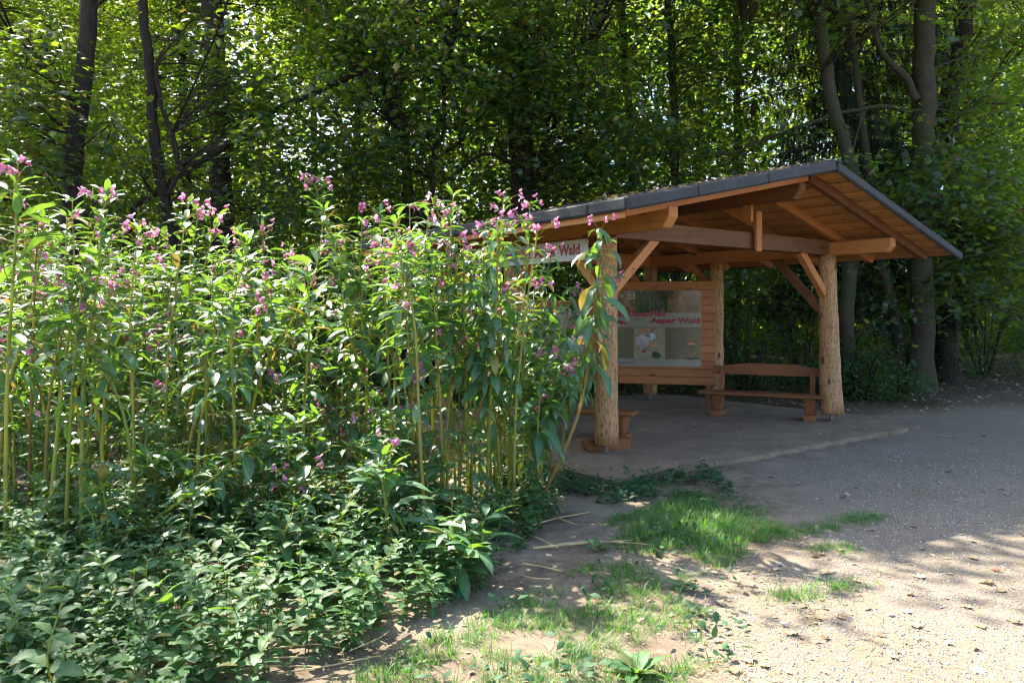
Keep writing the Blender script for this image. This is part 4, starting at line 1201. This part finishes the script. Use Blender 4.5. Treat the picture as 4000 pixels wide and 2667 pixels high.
def frame(pos, X, Z, s):
    x = Vector(X).normalized(); z = Vector(Z); y = z.cross(x).normalized(); z = x.cross(y)
    m = Matrix(((x.x * s, y.x * s, z.x * s, pos[0]), (x.y * s, y.y * s, z.y * s, pos[1]), (x.z * s, y.z * s, z.z * s, pos[2]), (0, 0, 0, 1)))
    return m
def build_balsam(path, seed, label, group, detail, name='balsam_plant', **kw):
    r = np.random.default_rng(seed)
    path = np.array([tuple(q) for q in path], float)
    base = path[0].copy(); base[2] = 0
    tubes, leaves, fl = balsam_plan(path - base, r, **kw)
    rt = empty(name, tuple(base), label, 'balsam plant', group)
    g = Geo()
    for V, F in tubes: g.add(V, F)
    link('stem', g.mesh('stem', M['stem'], True), rt)
    if detail:
        for k, pos, X, Z, s_ in leaves: link('leaf', BMESH[k], rt, frame(pos, X, Z, s_))
        for pos, X, Z, s_ in fl: link('flower', FMESH, rt, frame(pos, X, Z, s_))
    else:
        join_leaves(rt, leaves, fl, r)
    return rt
def join_leaves(rt, leaves, fl, r):
    Vs, Fs, A, RB, n = [], [], [], [], 0
    for k in range(5):
        L_ = [l for l in leaves if l[0] == k]
        if not L_: continue
        V, F, idx = place_leaves(BT[k][0], BT[k][1], [l[1] for l in L_], [l[2] for l in L_], [l[3] for l in L_], [l[4] for l in L_])
        Vs.append(V); Fs.append(F + n); n += len(V); A.append(r.random(len(L_))[idx]); RB.append(np.tile(BT[k][2], len(L_)))
    link('foliage', mesh_np('foliage', np.concatenate(Vs), np.concatenate(Fs), M['balsam'], True, {'rnd': np.concatenate(A), 'rib': np.concatenate(RB)}), rt)['kind'] = 'stuff'
    if fl:
        V, F, idx = place_leaves(FT[0], FT[1], [l[0] for l in fl], [l[1] for l in fl], [l[2] for l in fl], [l[3] for l in fl])
        link('flowers', mesh_np('flowers', V, F, M['petal'], True, {'rnd': r.random(len(fl))[idx]}), rt)['kind'] = 'stuff'

# stems one can pick out in the photograph: base pixel, points up the stem, label, options
BED = 'pink flowering balsam plants in the bed'
PICK = [
 ((20, 2200), [(28, 1500), (60, 950), (70, 640)], 'tall brown stemmed balsam at the left edge of the picture', dict(flowers=1.2, lscale=1.15)),
 ((180, 2140), [(245, 1500), (306, 1100), (420, 770)], 'balsam stem leaning right with high pink flowers, second from left edge', dict(flowers=1.6, lscale=1.1)),
 ((255, 2190), [(270, 1750), (300, 1300), (330, 1060)], 'short balsam stem between the two leaning left stems', dict(flowers=.5)),
 ((315, 2200), [(327, 1500), (372, 1160), (400, 880)], 'straight yellow balsam stem near left, lit bright at half height', dict(flowers=1.5, lscale=1.05)),
 ((110, 2040), [(125, 1500), (135, 1150), (150, 830)], 'balsam stem just right of the left edge one', dict(flowers=.8)),
 ((530, 2060), [(515, 1400), (510, 1210), (540, 900)], 'upright balsam stem under the dense left flower cluster', dict(flowers=1.4)),
 ((660, 1990), [(650, 1500), (690, 1100), (735, 800)], 'balsam with isolated flowers against the dark trunks', dict(flowers=1.3)),
 ((800, 1990), [(806, 1500), (790, 1110), (850, 850)], 'balsam with a drooping long leaf arching left at top', dict(flowers=1.2)),
 ((1050, 1930), [(1020, 1500), (1000, 1250), (960, 1000), (930, 900)], 'leaning balsam stem left of the bed middle', dict(flowers=.8)),
 ((1260, 1920), [(1219, 1500), (1168, 1287), (1120, 1050)], 'balsam leaning left in the bed middle', dict(flowers=.5)),
 ((1410, 1930), [(1388, 1390), (1352, 1108), (1300, 950), (1230, 720)], 'tall balsam with the highest flowers left of middle', dict(flowers=1.8, lscale=1.1)),
 ((1540, 1990), [(1520, 1500), (1500, 1100), (1480, 840)], 'balsam with magenta flowers right of the highest left one', dict(flowers=1.6)),
 ((1665, 2120), [(1640, 1700), (1620, 1270), (1560, 1000), (1540, 880)], 'reddish stemmed balsam in front of the stem clump', dict(flowers=.8)),
 ((1709, 2010), [(1760, 1496), (1751, 1100), (1770, 770)], 'balsam with a pale pink flower head above the roof corner', dict(flowers=1.8, lscale=1.1)),
 ((1740, 2060), [(1720, 1600), (1700, 1250), (1690, 1000)], 'balsam stem crossing the thick stem clump', dict(flowers=.4)),
 ((1925, 1960), [(1893, 1500), (1855, 1200), (1847, 1000)], 'balsam stem leaning left just before the shelter sign', dict(flowers=.7, droop=.35)),
 ((1960, 1900), [(1945, 1400), (1950, 1000), (1965, 790)], 'balsam with a wide flower head by the roof edge', dict(flowers=1.6)),
 ((1985, 1960), [(2000, 1465), (2041, 1210), (2060, 1006), (2070, 800)], 'balsam whose yellow seed tips top the roof edge', dict(flowers=1.1, droop=.3, lscale=.8)),
 ((2006, 2030), [(2015, 1600), (2050, 1250), (2085, 1000), (2100, 900)], 'bright stemmed balsam in front of the white name board', dict(flowers=1.0, droop=.45, lscale=.7)),
 ((2085, 2010), [(2225, 1710), (2290, 1480), (2330, 1150), (2347, 1000), (2347, 890)], 'wilting balsam with hanging leaves in front of the near post', dict(flowers=1.0, droop=1.0, lscale=1.2, thick=1.25, bare=1.0, dense=1.5)),
 ((2040, 1930), [(2080, 1700), (2130, 1480), (2165, 1330)], 'short balsam with big drooping leaves left of the wilting one', dict(flowers=.3, droop=.7, bare=.8)),
 ((1530, 2230), [(1515, 2050), (1500, 1900), (1492, 1790)], 'short balsam with one pale pink flower before the stems', dict(flowers=.4, lscale=1.05, bare=0.0)),
 ((1180, 2160), [(1165, 2050), (1150, 1950), (1140, 1905)], 'low balsam with bright pink flowers at the bed front', dict(flowers=.9, lscale=1.1, bare=0.0)),
 ((1330, 1960), [(1325, 1700), (1315, 1500), (1310, 1390)], 'mid height balsam with a small pale flower head', dict(flowers=.6)),
 ((1400, 2000), [(1370, 1800), (1330, 1650), (1310, 1600)], 'mid height balsam with magenta flowers hanging to the right', dict(flowers=1.0, lscale=1.1, droop=.3)),
 ((345, 2165), [(520, 2080), (800, 1890), (1050, 1700), (1240, 1640)], 'fallen balsam stem slanting low across the bed to the right', dict(flowers=.2, bare=1.2)),
 ((1800, 2290), [(1795, 2200), (1790, 2160), (1788, 2140)], 'small leafy balsam seedling at the bed corner', dict(flowers=0, lscale=1.25, bare=-.5)),
]
for i, (b_, pts, lab, kw) in enumerate(PICK):
    g0 = G(*b_)
    path = [tuple(g0)] + [tuple(P(x, y, g0.y + rng.normal() * .04)) for x, y in pts]
    build_balsam(path, 1000 + i, lab, BED, True, **kw)
for i, (a, pts_, lab) in enumerate((((2035, 1890), [(2060, 1500), (2110, 1200), (2150, 1010)], 'balsam with hanging leaves between the name board and the bed'),
      ((2110, 1860), [(2150, 1600), (2200, 1350), (2230, 1120)], 'balsam with hanging leaves before the half hidden panel'),
      ((2190, 1800), [(2215, 1600), (2250, 1430), (2275, 1260)], 'small drooping balsam just left of the near post'),
      ((2070, 1960), [(2110, 1700), (2170, 1500), (2200, 1420)], 'short leaning balsam at the foot of the wilting one'))):
    g0 = G(*a)
    build_balsam([tuple(g0)] + [tuple(P(x, y, g0.y)) for x, y in pts_], 1400 + i, lab, BED, True, flowers=.5, droop=.75, bare=1.0, lscale=1.2, dense=1.2)
# clump of bare yellow stalks with hanging leaves at the bed's right end
for i in range(15):
    a, b_ = [(1640, 2020), (1700, 1960), (1745, 1990), (1790, 1930), (1830, 2000), (1860, 1900), (1900, 2010), (1930, 1880), (1965, 1990), (1590, 1940), (2030, 1900), (2060, 1860), (1980, 1850), (2110, 1900), (2000, 1800)][i]
    g0 = G(a, b_); h = rng.uniform(2.05, 2.5) * (0.66 if a > 1930 else 1.0); lx, ly = rng.normal(size=2) * .14
    path = [tuple(g0), (g0.x + lx * .4, g0.y + ly * .4, h * .4), (g0.x + lx, g0.y + ly, h * .75), (g0.x + lx * 1.1, g0.y + ly * 1.3, h)]
    build_balsam(path, 1500 + i, 'balsam in the clump of bare yellow stalks at the bed right end', BED, True, flowers=.5, droop=rng.uniform(.3, .9), bare=1.1, lscale=1.12, thick=1.15)
# the rest of the bed
bx = [(-6.8, 5.5), (-2.0, 5.35), (-0.55, 5.7), (0.15, 6.35), (0.42, 7.2), (0.10, 8.2), (-1.2, 9.6), (-3.2, 11.2), (-9.5, 11.2)]
def inside(x, y, poly):
    c = False; n = len(poly); j = n - 1
    for i in range(n):
        xi, yi = poly[i]; xj, yj = poly[j]
        if (yi > y) != (yj > y) and x < (xj - xi) * (y - yi) / (yj - yi) + xi: c = not c
        j = i
    return c
pts = []
tries = 0
while len(pts) < 114 and tries < 9000:
    tries += 1
    x, y = rng.uniform(-9.5, 0.6), rng.uniform(5.3, 11.2)
    if abs(x) > 0.70 * y + 0.3 or not inside(x, y, bx): continue
    if any((x - a) ** 2 + (y - b_) ** 2 < 0.16 ** 2 for a, b_ in pts): continue
    if rng.random() > (1.0 if y < 8 else 0.6): continue
    pts.append((x, y))
pts.sort(key=lambda q: q[1])
for i, (x, y) in enumerate(pts):
    h = rng.uniform(1.75, 2.45) + (0.15 if y > 7.5 else 0)
    if x > -0.15: h *= 0.86
    ln = rng.normal(size=2) * 0.16
    path = [(x, y, 0), (x + ln[0] * .3, y + ln[1] * .3, h * .4), (x + ln[0] * 1.6, y + ln[1], h * .75), (x + ln[0] * 1.8 + rng.normal() * .05, y + ln[1] * 1.2, h)]
    where = 'left third' if 2000 + 3000 * x / y < 750 else 'middle' if 2000 + 3000 * x / y < 1450 else 'right third'
    build_balsam(path, 2000 + i, ('one of the crowded balsam plants in the front rows of the bed, %s' if y < 7.2 else 'one of the balsam plants in the back rows of the bed, %s') % where, BED, i < 30, flowers=max(0, rng.normal(0.36, .45)), droop=max(0, rng.normal(.15, .15)), bare=rng.uniform(.8, 1.3))

# young balsam filling the gaps between the stems: a few plants, copied
def copy_thing(src, loc, rz, sc, **tg):
    c = src.copy(); COL.objects.link(c); c.location = loc; c.rotation_euler = (0, 0, rz); c.scale = (sc, sc, sc)
    for ch in src.children:
        k = ch.copy(); COL.objects.link(k); k.parent = c
    tag(c, **tg)
    return c
YB = []
for i in range(6):
    h = 0.45 + 0.13 * i
    o = build_balsam([(0, 0, 0), (.02, 0, h * .5), (rng.normal() * .05, rng.normal() * .05, h)], 3000 + i, 'young balsam filling the gaps between the tall stems', 'young balsam under the tall stems', False, 'young_balsam', flowers=0.0 if i < 4 else .4, bare=-.4, lscale=.95, thick=.6)
    YB.append(o)
ypos = []
while len(ypos) < 110:
    x, y = rng.uniform(-7, 0.7), rng.uniform(4.75, 9.6)
    if abs(x) > 0.72 * y or not (inside(x, y, bx) or inside(x, y + .55, bx)): continue
    ypos.append((x, y))
for i, (x, y) in enumerate(ypos):
    src = YB[i % 6] if y > 5.6 else YB[i % 3]
    if i < 6: src.location = (x, y, 0); src.rotation_euler = (0, 0, rng.uniform(0, 6.28)); src['category'] = 'balsam plant'
    else: src = copy_thing(src, (x, y, 0), rng.uniform(0, 6.28), rng.uniform(.8, 1.25))
    src['label'] = 'young balsam filling the gaps between the tall stems, bed ' + ('left half' if 2000 + 3000 * x / y < 1000 else 'right half') + (' near the front' if y < 6 else ' farther back')

# nettles along the bed's front
NT = leaf_tpl(6, 0.27, 0.7, 0.2, 0.12, 0.02, 0.45, 0.10, seed=3)
def nettle_mesh(seed, h):
    r = np.random.default_rng(seed); g = Geo(); RB = []
    c = spline([(0, 0, 0), (r.normal() * .03, r.normal() * .03, h * .55), (r.normal() * .06, r.normal() * .06, h)], 8)
    V, F = tube(c, np.linspace(.004, .002, 8), 4); g.add(V, F, 0.0, 1); RB.append(np.zeros(len(V)))
    rot = r.uniform(0, 6)
    for u in np.linspace(.2, 1, 7):
        p = np.array([np.interp(u, np.linspace(0, 1, 8), c[:, k]) for k in range(3)])
        sz = np.interp(u, [0, .6, 1], [.05, .095, .04]) * r.uniform(.8, 1.25)
        for k in range(2 if u < .95 else 4):
            a = rot + k * (math.pi if u < .95 else 1.57) + r.normal() * .2; el = np.interp(u, [0, 1], [-.15, .45]) + r.normal() * .15
            X = [math.cos(a) * math.cos(el), math.sin(a) * math.cos(el), math.sin(el)]
            V, F, _ = place_leaves(NT[0], NT[1], [p], [X], [[-math.cos(a) * math.sin(el) + r.normal() * .15, -math.sin(a) * math.sin(el) + r.normal() * .15, math.cos(el)]], [sz * 1.25])
            g.add(V, F, r.random()); RB.append(NT[2])
        rot += 1.57
    me = g.mesh('nettle', [M['nettle'], M['stem']], True)
    at = me.attributes.new('rib', 'FLOAT', 'POINT'); at.data.foreach_set('value', np.concatenate(RB).astype(np.float32))
    return me
NM = [nettle_mesh(i, h) for i, h in enumerate((.20, .26, .32, .38, .46, .30))]
fb = [(-3.2, 2.9), (-1.30, 2.95), (-0.95, 3.3), (-0.62, 3.75), (-0.20, 4.4), (-0.05, 4.9), (0.10, 5.3), (0.42, 6.1), (0.35, 6.6), (-0.6, 6.1), (-2, 5.8), (-6, 6.1), (-6, 3.2)]
npos = []
while len(npos) < 300:
    x, y = rng.uniform(-4.6, 0.5), rng.uniform(2.9, 6.4)
    if x < -0.72 * y or not inside(x, y, fb): continue
    edge = -0.62 + (y - 3.75) * .75
    if x > edge - 0.5 and rng.random() < 0.45: continue
    npos.append((x, y))
for i, (x, y) in enumerate(npos):
    o = link('nettle', NM[int(rng.integers(0, 6))]); o.location = (x, y, 0); o.rotation_euler = (rng.normal() * .12, rng.normal() * .12, rng.uniform(0, 6.28))
    q = rng.uniform(.75, 1.3) * (0.85 if x > -0.9 else 1.0); o.scale = (q, q, q)
    tag(o, 'low nettle before the bed, ' + ('at the bottom left corner' if 2000 + 3000 * x / y < 550 and y < 4.2 else 'at the foot of the tall stems' if y > 4.6 else 'at its ragged right edge beside the grass' if 2000 + 3000 * x / y > 1150 else 'in the middle of the carpet'), 'nettle', 'nettles along the front of the bed')

def nettle_fill():
    g = Geo(); r = np.random.default_rng(64); k = 0
    NV = []
    for me in NM:
        v = np.zeros(len(me.vertices) * 3); me.vertices.foreach_get('co', v); v = v.reshape(-1, 3)
        a = np.zeros(len(v)); me.attributes['rnd'].data.foreach_get('value', a)
        NV.append((v, np.array([p.vertices[:] for p in me.polygons]), a, np.array([p.material_index for p in me.polygons])))
    while k < 460:
        x, y = r.uniform(-4.6, .45), 2.85 + 3.7 * r.random() ** 1.6
        if x < -.72 * y or not inside(x, y, fb): continue
        v, f, a, mi = NV[int(r.integers(0, 6))]; q = r.uniform(.5, 1.0); t = r.uniform(0, 6.28)
        rot = np.array([[math.cos(t), -math.sin(t), 0], [math.sin(t), math.cos(t), 0], [0, 0, 1]])
        g.add((v @ rot.T) * q + [x, y, 0], f, (a + r.random()) % 1.0); k += 1
    return g.mesh('nettle_cover', [M['nettle'], M['stem']], True)
tag(link('nettle_cover', nettle_fill()), 'low green nettle growth covering the soil at the bed front', 'ground cover', kind='stuff')
# creeping cover beside the slab, ground leaves under the bed
def creeper():
    r = np.random.default_rng(61); pos = []
    while len(pos) < 6000:
        if r.random() < 0.12:
            x, y = r.uniform(-.5, 2.0), r.uniform(3.1, 7.0)
            if x < -.7 + (y - 3.3) * .75 or vnoise(x, y, .25, 20) < .55 or x > 1.2 + .3 * (y - 4): continue
        elif r.random() < 0.45:
            x, y = r.uniform(-.1, 2.0), r.uniform(6.0, 8.4)
            e = S(-0.95, 1.05, 0)
            w = (np.array([x, y]) - Lp) @ tv; s_ = (np.array([x, y]) - Lp) @ dv
            if -1.0 < w < 5 and s_ < 1.07: continue
            if w > 0.45 + (vnoise(x, y, .5, 8) - .5) or s_ > 1.9 or y < 6.1 + (vnoise(x, y, .4, 9)) * .8: continue
            if vnoise(x, y, .35, 10) < .36: continue
        else:
            x, y = r.uniform(-6.5, .5), r.uniform(3.1, 9)
            if not (inside(x, y, fb) or inside(x, y, bx)) or x < -.72 * y: continue
            if vnoise(x, y, .4, 12) < .33: continue
        pos.append((x, y, abs(r.normal()) * .05 + .015))
    n = len(pos); X = unit(n, r); X[:, 2] *= .3; Z = unit(n, r) * .5 + [0, 0, 1]
    V, F, idx = place_leaves(*OVAL5, np.array(pos), X, Z, r.uniform(.03, .075, n))
    return mesh_np('creeping_cover', V, F, M['ivy'], True, {'rnd': r.random(n)[idx]})
tag(link('creeping_cover', creeper()), 'dark creeping leaves covering the soil under the bed and by the slab', 'ground cover', kind='stuff')

# ================================================================== GRASS, STRAW, LITTER
def grass():
    r = np.random.default_rng(71); pos = []; hh = []
    while len(pos) < 36000:
        if r.random() < .38:        # lush patch beside the path
            a = r.uniform(0, 6.28); q = math.sqrt(r.random())
            x, y = 1.40 + .72 * q * math.cos(a) + .0, 5.70 + 1.28 * q * math.sin(a); x += (y - 5.7) * .06
            f = vnoise(x, y, .3, 14) * .6 + vnoise(x, y, .1, 15) * .4
            if f < .34 + .34 * q * q + .25 * (vnoise(x, y, .7, 19) - .5): continue
            h = r.uniform(.03, .11) * (1.15 - .6 * q)
        elif r.random() < .91:      # thin grass in front
            x, y = r.uniform(-1.0, 1.25), r.uniform(3.0, 4.9)
            if x < -.75 + (y - 3.3) * .75: continue
            if x > .85 + (4.9 - y) * .12: continue
            f = vnoise(x, y, .32, 16) * .55 + vnoise(x, y, .09, 17) * .45
            if f < .45 + .15 * max(0, y - 4.5): continue
            h = r.uniform(.02, .075)
        else:                       # small tufts at the gravel's edge
            cx, cy = [(2.35, 5.75), (2.62, 5.95), (2.05, 5.6), (2.8, 6.05), (1.9, 4.5), (2.2, 5.2), (1.25, 7.2), (1.6, 4.35)][int(r.integers(0, 8))]
            x, y = cx + r.normal() * .10, cy + r.normal() * .06; h = r.uniform(.025, .07)
        pos.append((x, y, 0)); hh.append(h)
    # gather the blades into tufts that splay outwards
    pos = np.array(pos); hh = np.array(hh)
    cen = pos[::11]; hc = hh[::11]; k = np.repeat(np.arange(len(cen)), 12)
    off = r.normal(size=(len(k), 2)) * np.minimum(.022, .25 * hc[k])[:, None]
    pos = cen[k].copy(); pos[:, :2] += off; hh = hc[k] * r.uniform(.45, 1.35, len(k))
    n = len(pos)
    pos[:, 2] = ground_z(pos[:, 0], pos[:, 1]) - .003
    a = np.arctan2(off[:, 1], off[:, 0]) + r.normal(size=n) * .7; lean = np.abs(r.normal(size=n)) * .6 + .2
    X = np.column_stack([np.cos(a) * lean, np.sin(a) * lean, np.ones(n)])
    Z = np.column_stack([-np.cos(a), -np.sin(a), lean])
    tV = np.array([(0, -.022, 0), (0, .022, 0), (.5, -.020, -.03), (.5, .020, -.03), (.85, -.010, -.16), (.85, .010, -.16), (1.02, 0, -.30)])
    V1, F1, i1 = place_leaves(tV, np.array([(0, 1, 3, 2), (2, 3, 5, 4)]), pos, X, Z, hh)
    _, F2, _ = place_leaves(tV, np.array([(4, 5, 6)]), pos, X, Z, hh)
    return mesh_np('grass', V1, [F2, F1], M['grass'], True, {'rnd': r.random(n)[i1]})
tag(link('grass', grass()), 'short green grass in patches between bed and path', 'grass', kind='stuff')
def straw():
    r = np.random.default_rng(72); n = 5200
    x, y = r.uniform(-1.2, 2.1, n), r.uniform(3.0, 6.6, n)
    k = (x > -1.1 + (y - 3.3) * .72) & (vnoise(x, y, .4, 18) > .42); x, y = x[k], y[k]; n = len(x)
    pos = np.column_stack([x, y, ground_z(x, y) + r.uniform(.004, .014, n)]); X = unit(n, r); X[:, 2] *= .12; Z = unit(n, r) * .2 + [0, 0, 1]
    tV = np.array([(0, -.03, 0), (1, -.02, .02), (1, .02, .02), (0, .03, 0)])
    V, F, i = place_leaves(tV, np.array([(0, 1, 2, 3)]), pos, X, Z, r.uniform(.02, .07, n))
    return mesh_np('dry_grass', V, F, M['straw'], False, {'rnd': r.random(n)[i]})
tag(link('dry_grass', straw()), 'dry straw coloured grass bits on the bare earth', 'dry grass', kind='stuff')
def pebbles():
    r = np.random.default_rng(73); n = 26000
    D = 3.1 * (9.0 / 3.1) ** r.random(n); x = r.uniform(-.1, .72, n) * D
    k = path_mask(x, D) > r.random(n) * .9; x, D = x[k], D[k]; n = len(x)
    tV = np.array([(.5, 0, 0), (0, .5, 0), (-.5, 0, 0), (0, -.5, 0), (0, 0, .38), (.1, .1, -.3)]); tF = np.array([(0, 1, 4), (1, 2, 4), (2, 3, 4), (3, 0, 4)])
    X = unit(n, r); X[:, 2] *= .2; Z = unit(n, r) * .3 + [0, 0, 1]
    V, F, i = place_leaves(tV, tF, np.column_stack([x, D, ground_z(x, D) + .001]), X, Z, .004 + .017 * r.random(n) ** 3)
    return mesh_np('gravel', V, F, M['pebble'], False, {'rnd': r.random(n)[i]})
tag(link('gravel', pebbles()), 'loose gravel grains on the path', 'gravel', kind='stuff')
def litter():
    r = np.random.default_rng(74); n = 5200
    x, y = r.uniform(-9, 15, n), r.uniform(8.5, 21, n)
    w = (np.column_stack([x, y]) - Lp) @ tv; s_ = (np.column_stack([x, y]) - Lp) @ dv
    k = (forest_mask(x, y) > r.random(n) * .8) & ~((w > -1) & (w < 5.4) & (s_ > -4.4) & (s_ < 1.1)); x, y = x[k], y[k]; n = len(x)
    X = unit(n, r); X[:, 2] *= .25; Z = unit(n, r) * .45 + [0, 0, 1]
    V, F, i = place_leaves(*LOBED, np.column_stack([x, y, np.full(n, .012)]), X, Z, r.uniform(.05, .13, n))
    return mesh_np('leaf_litter', V, F, M['dry_leaf'], False, {'rnd': r.random(n)[i]})
tag(link('leaf_litter', litter()), 'brown leaf litter on the woodland floor', 'leaf litter', kind='stuff')

def earth_litter():
    r = np.random.default_rng(75); n = 2600
    x, y = r.uniform(-1.4, 2.2, n), r.uniform(3.0, 7.6, n)
    k = (x > -1.0 + (y - 3.3) * .6) & (vnoise(x, y, .5, 25) > .35 + .1 * (x > 1.2)); x, y = x[k], y[k]; n = len(x)
    X = unit(n, r); X[:, 2] *= .25; Z = unit(n, r) * .4 + [0, 0, 1]
    V, F, i = place_leaves(*LOBED, np.column_stack([x, y, ground_z(x, y) + .006]), X, Z, .012 + .045 * r.random(n) ** 2.5)
    m_ = 260; w = r.uniform(-.8, 4.9, m_); s_ = 1.0 - np.abs(r.normal(size=m_)) * 1.3
    q = Lp + w[:, None] * tv + s_[:, None] * dv; X = unit(m_, r); X[:, 2] *= .2
    V2, F2, i2 = place_leaves(*LOBED, np.column_stack([q, np.full(m_, FZ + .006)]), X, unit(m_, r) * .4 + [0, 0, 1], .012 + .05 * r.random(m_) ** 2)
    F = np.vstack([F, F2 + len(V)]); V = np.vstack([V, V2]); i = np.concatenate([i, i2 % n])
    return mesh_np('earth_litter', V, F, M['dry_leaf'], False, {'rnd': r.random(n)[i]})
tag(link('earth_litter', earth_litter()), 'crumbled dry leaf bits on the bare earth between bed and path', 'leaf litter', kind='stuff')
# fallen leaves on the path, one by one
def dry_leaf_mesh(seed):
    r = np.random.default_rng(seed); V, F = maple_tpl(0.0); V = V.copy()
    V[:, 0] -= .4; c1, c2 = r.uniform(.3, .9), r.uniform(-.5, .6)
    V[:, 2] = c1 * V[:, 1] ** 2 + c2 * V[:, 0] ** 2 + r.normal(size=len(V)) * .03; V[:, 2] -= V[:, 2].min()
    return mesh_np('fallen_leaf', V, F, M['dry_leaf'], True)
DL = [dry_leaf_mesh(i) for i in range(6)]
fl_n = 0
while fl_n < 120:
    px__, py__ = rng.uniform(2450, 4000), 1690 + 950 * rng.random() ** 1.4
    q = G(px__, py__)
    if path_mask(np.array([q.x]), np.array([q.y]))[0] < .3 and rng.random() < .75: continue
    w = (np.array([q.x, q.y]) - Lp) @ tv; s_ = (np.array([q.x, q.y]) - Lp) @ dv
    z = FZ if (-.9 < w < 5 and -4 < s_ < 1) else float(ground_z(q.x, q.y))
    o = link('fallen_leaf', DL[fl_n % 6]); o.location = (q.x, q.y, z + .003); o.rotation_euler = (rng.normal() * .12, rng.normal() * .12, rng.uniform(0, 6.28))
    sc = rng.uniform(.035, .098); o.scale = (sc, sc * rng.uniform(.5, 1), sc)
    tag(o, 'dry tan leaf fallen on the concrete floor' if z == FZ else 'dry tan leaf on the sunlit near gravel' if q.y < 4.9 else 'dry tan leaf on the shaded path before the shelter' if q.x < 3.2 else 'dry tan leaf on the shaded path toward the right edge', 'fallen leaf', 'dry leaves scattered on the path'); fl_n += 1
# dead stems lying at the bed's corner and in front
def dead(p, q, rad, lab, k):
    r = np.random.default_rng(k); p, q = np.array(p), np.array(q)
    m = (p + q) / 2 + [r.normal() * .03, r.normal() * .03, .01]
    V, F = tube(spline([p, m, q], 7), np.linspace(rad, rad * .7, 7) * (1 + .15 * (np.arange(7) % 2)), 6)
    tag(link('dead_stem', mesh_np('dead_stem', V, F, M['dead_stem'], True)), lab, 'dead stem', 'dead straw coloured stems on the ground')
for k, (a, b_, rad) in enumerate([((2080, 2140), (2470, 2110), .009), ((2180, 2125), (2440, 2118), .007), ((2420, 2118), (2560, 2130), .005), ((1960, 2050), (2180, 2140), .008), ((2040, 2200), (2200, 2230), .007),
      ((2050, 2250), (2150, 2260), .006), ((1980, 2080), (2300, 2000), .006), ((2100, 2010), (2260, 2050), .006)]):
    dead(tuple(G(*a, .02)), tuple(G(*b_, .015)), rad, 'dead straw stem lying beside the roots of the wilting balsam', k)
r_ = np.random.default_rng(88)
for k in range(26):
    x, y = r_.uniform(-1.9, -.4), r_.uniform(3.2, 4.4)
    if x > -.55 + (y - 3.75) * .75: x -= .5
    a = r_.normal() * .35 + .25; l = r_.uniform(.15, .5)
    dead((x, y, .015 + r_.random() * .05), (x + l * math.cos(a), y + l * math.sin(a) * .6, .015 + r_.random() * .04), r_.uniform(.003, .006), 'dead straw stem under the nettles at the bottom left', 30 + k)
# broad leaved rosettes in the grass
RT = leaf_tpl(6, 0.24, 0.5, 0.25, 0.10, 0.05, 0.6, 0.12, seed=9)
for i, (a, n_, sz, lab) in enumerate((((2490, 2640), 13, .17, 'broad leaved rosette in the grass at the bottom edge'), ((2660, 2300), 8, .09, 'small rosette weed on the bare earth'), ((2730, 2395), 8, .09, 'small rosette weed by the gravel edge'), ((2340, 2150), 8, .11, 'small grey green weed beside the dead stems'))):
    q = G(*a); rt = empty('rosette_weed', tuple(q), lab, 'weed')
    r = np.random.default_rng(900 + i); me = mesh_np('leaf', RT[0], RT[1], M['nettle'], True, {'rib': RT[2]})
    for k in range(n_):
        az = k * 2.4; el = r.uniform(.15, .7)
        link('leaf', me, rt, frame((0, 0, .01), (math.cos(az) * math.cos(el), math.sin(az) * math.cos(el), math.sin(el)), (-math.cos(az) * math.sin(el), -math.sin(az) * math.sin(el), math.cos(el)), sz * r.uniform(.7, 1.2)))
# a few pale stones
SM = []
for i in range(3):
    bm = bmesh.new(); bmesh.ops.create_icosphere(bm, subdivisions=1, radius=1)
    for v in bm.verts: v.co *= random.uniform(.8, 1.2); v.co.z *= .6
    me = bpy.data.meshes.new('stone'); bm.to_mesh(me); bm.free(); me.materials.append(M['stone']); SM.append(me)
for i, a in enumerate([(3190, 1948), (3045, 2205), (3060, 2440), (2710, 2470), (3480, 2405), (2640, 2235), (2850, 2110)]):
    q = G(*a); o = link('stone', SM[i % 3]); o.location = (q.x, q.y, .008); sc = random.uniform(.010, .02); o.scale = (sc, sc, sc); o.rotation_euler = (0, 0, i)
    tag(o, 'small pale stone on the gravel', 'stone', 'small pale stones')
# white butterfly resting on a leaf in the bed
bp = P(836, 1570, 6.1)
bf = empty('butterfly', tuple(bp), 'small white butterfly with closed wings resting low in the bed', 'butterfly')
wing = np.array([(0, 0, 0), (.006, 0, .018), (.020, 0, .028), (.034, 0, .026), (.036, 0, .014), (.024, 0, .002), (.012, 0, -.004)])
for sy in (-.002, .002):
    V = wing.copy(); V[:, 1] = sy * (1 + V[:, 2] * 60); V[:, 0] -= .016
    o = link('wing', mesh_np('wing', V * 1.25, np.arange(7)[None], M['white_wing']), bf); o.rotation_euler = (0, R(-12), R(15))
    sp = np.array([(.016, sy * 2.6 - .0012, .014), (.019, sy * 2.6 - .0012, .014), (.019, sy * 2.6 - .0012, .017), (.016, sy * 2.6 - .0012, .017)]); sp[:, 0] -= .014
    link('wing_spot', mesh_np('wing_spot', sp, np.arange(4)[None], M['dark_ink']), o)
V, F = tube([(-.012, 0, -.001), (0, 0, 0), (.014, 0, -.002)], [.001, .0022, .0008], 5)
link('body', mesh_np('body', V, F, M['dark_ink'], True), bf)
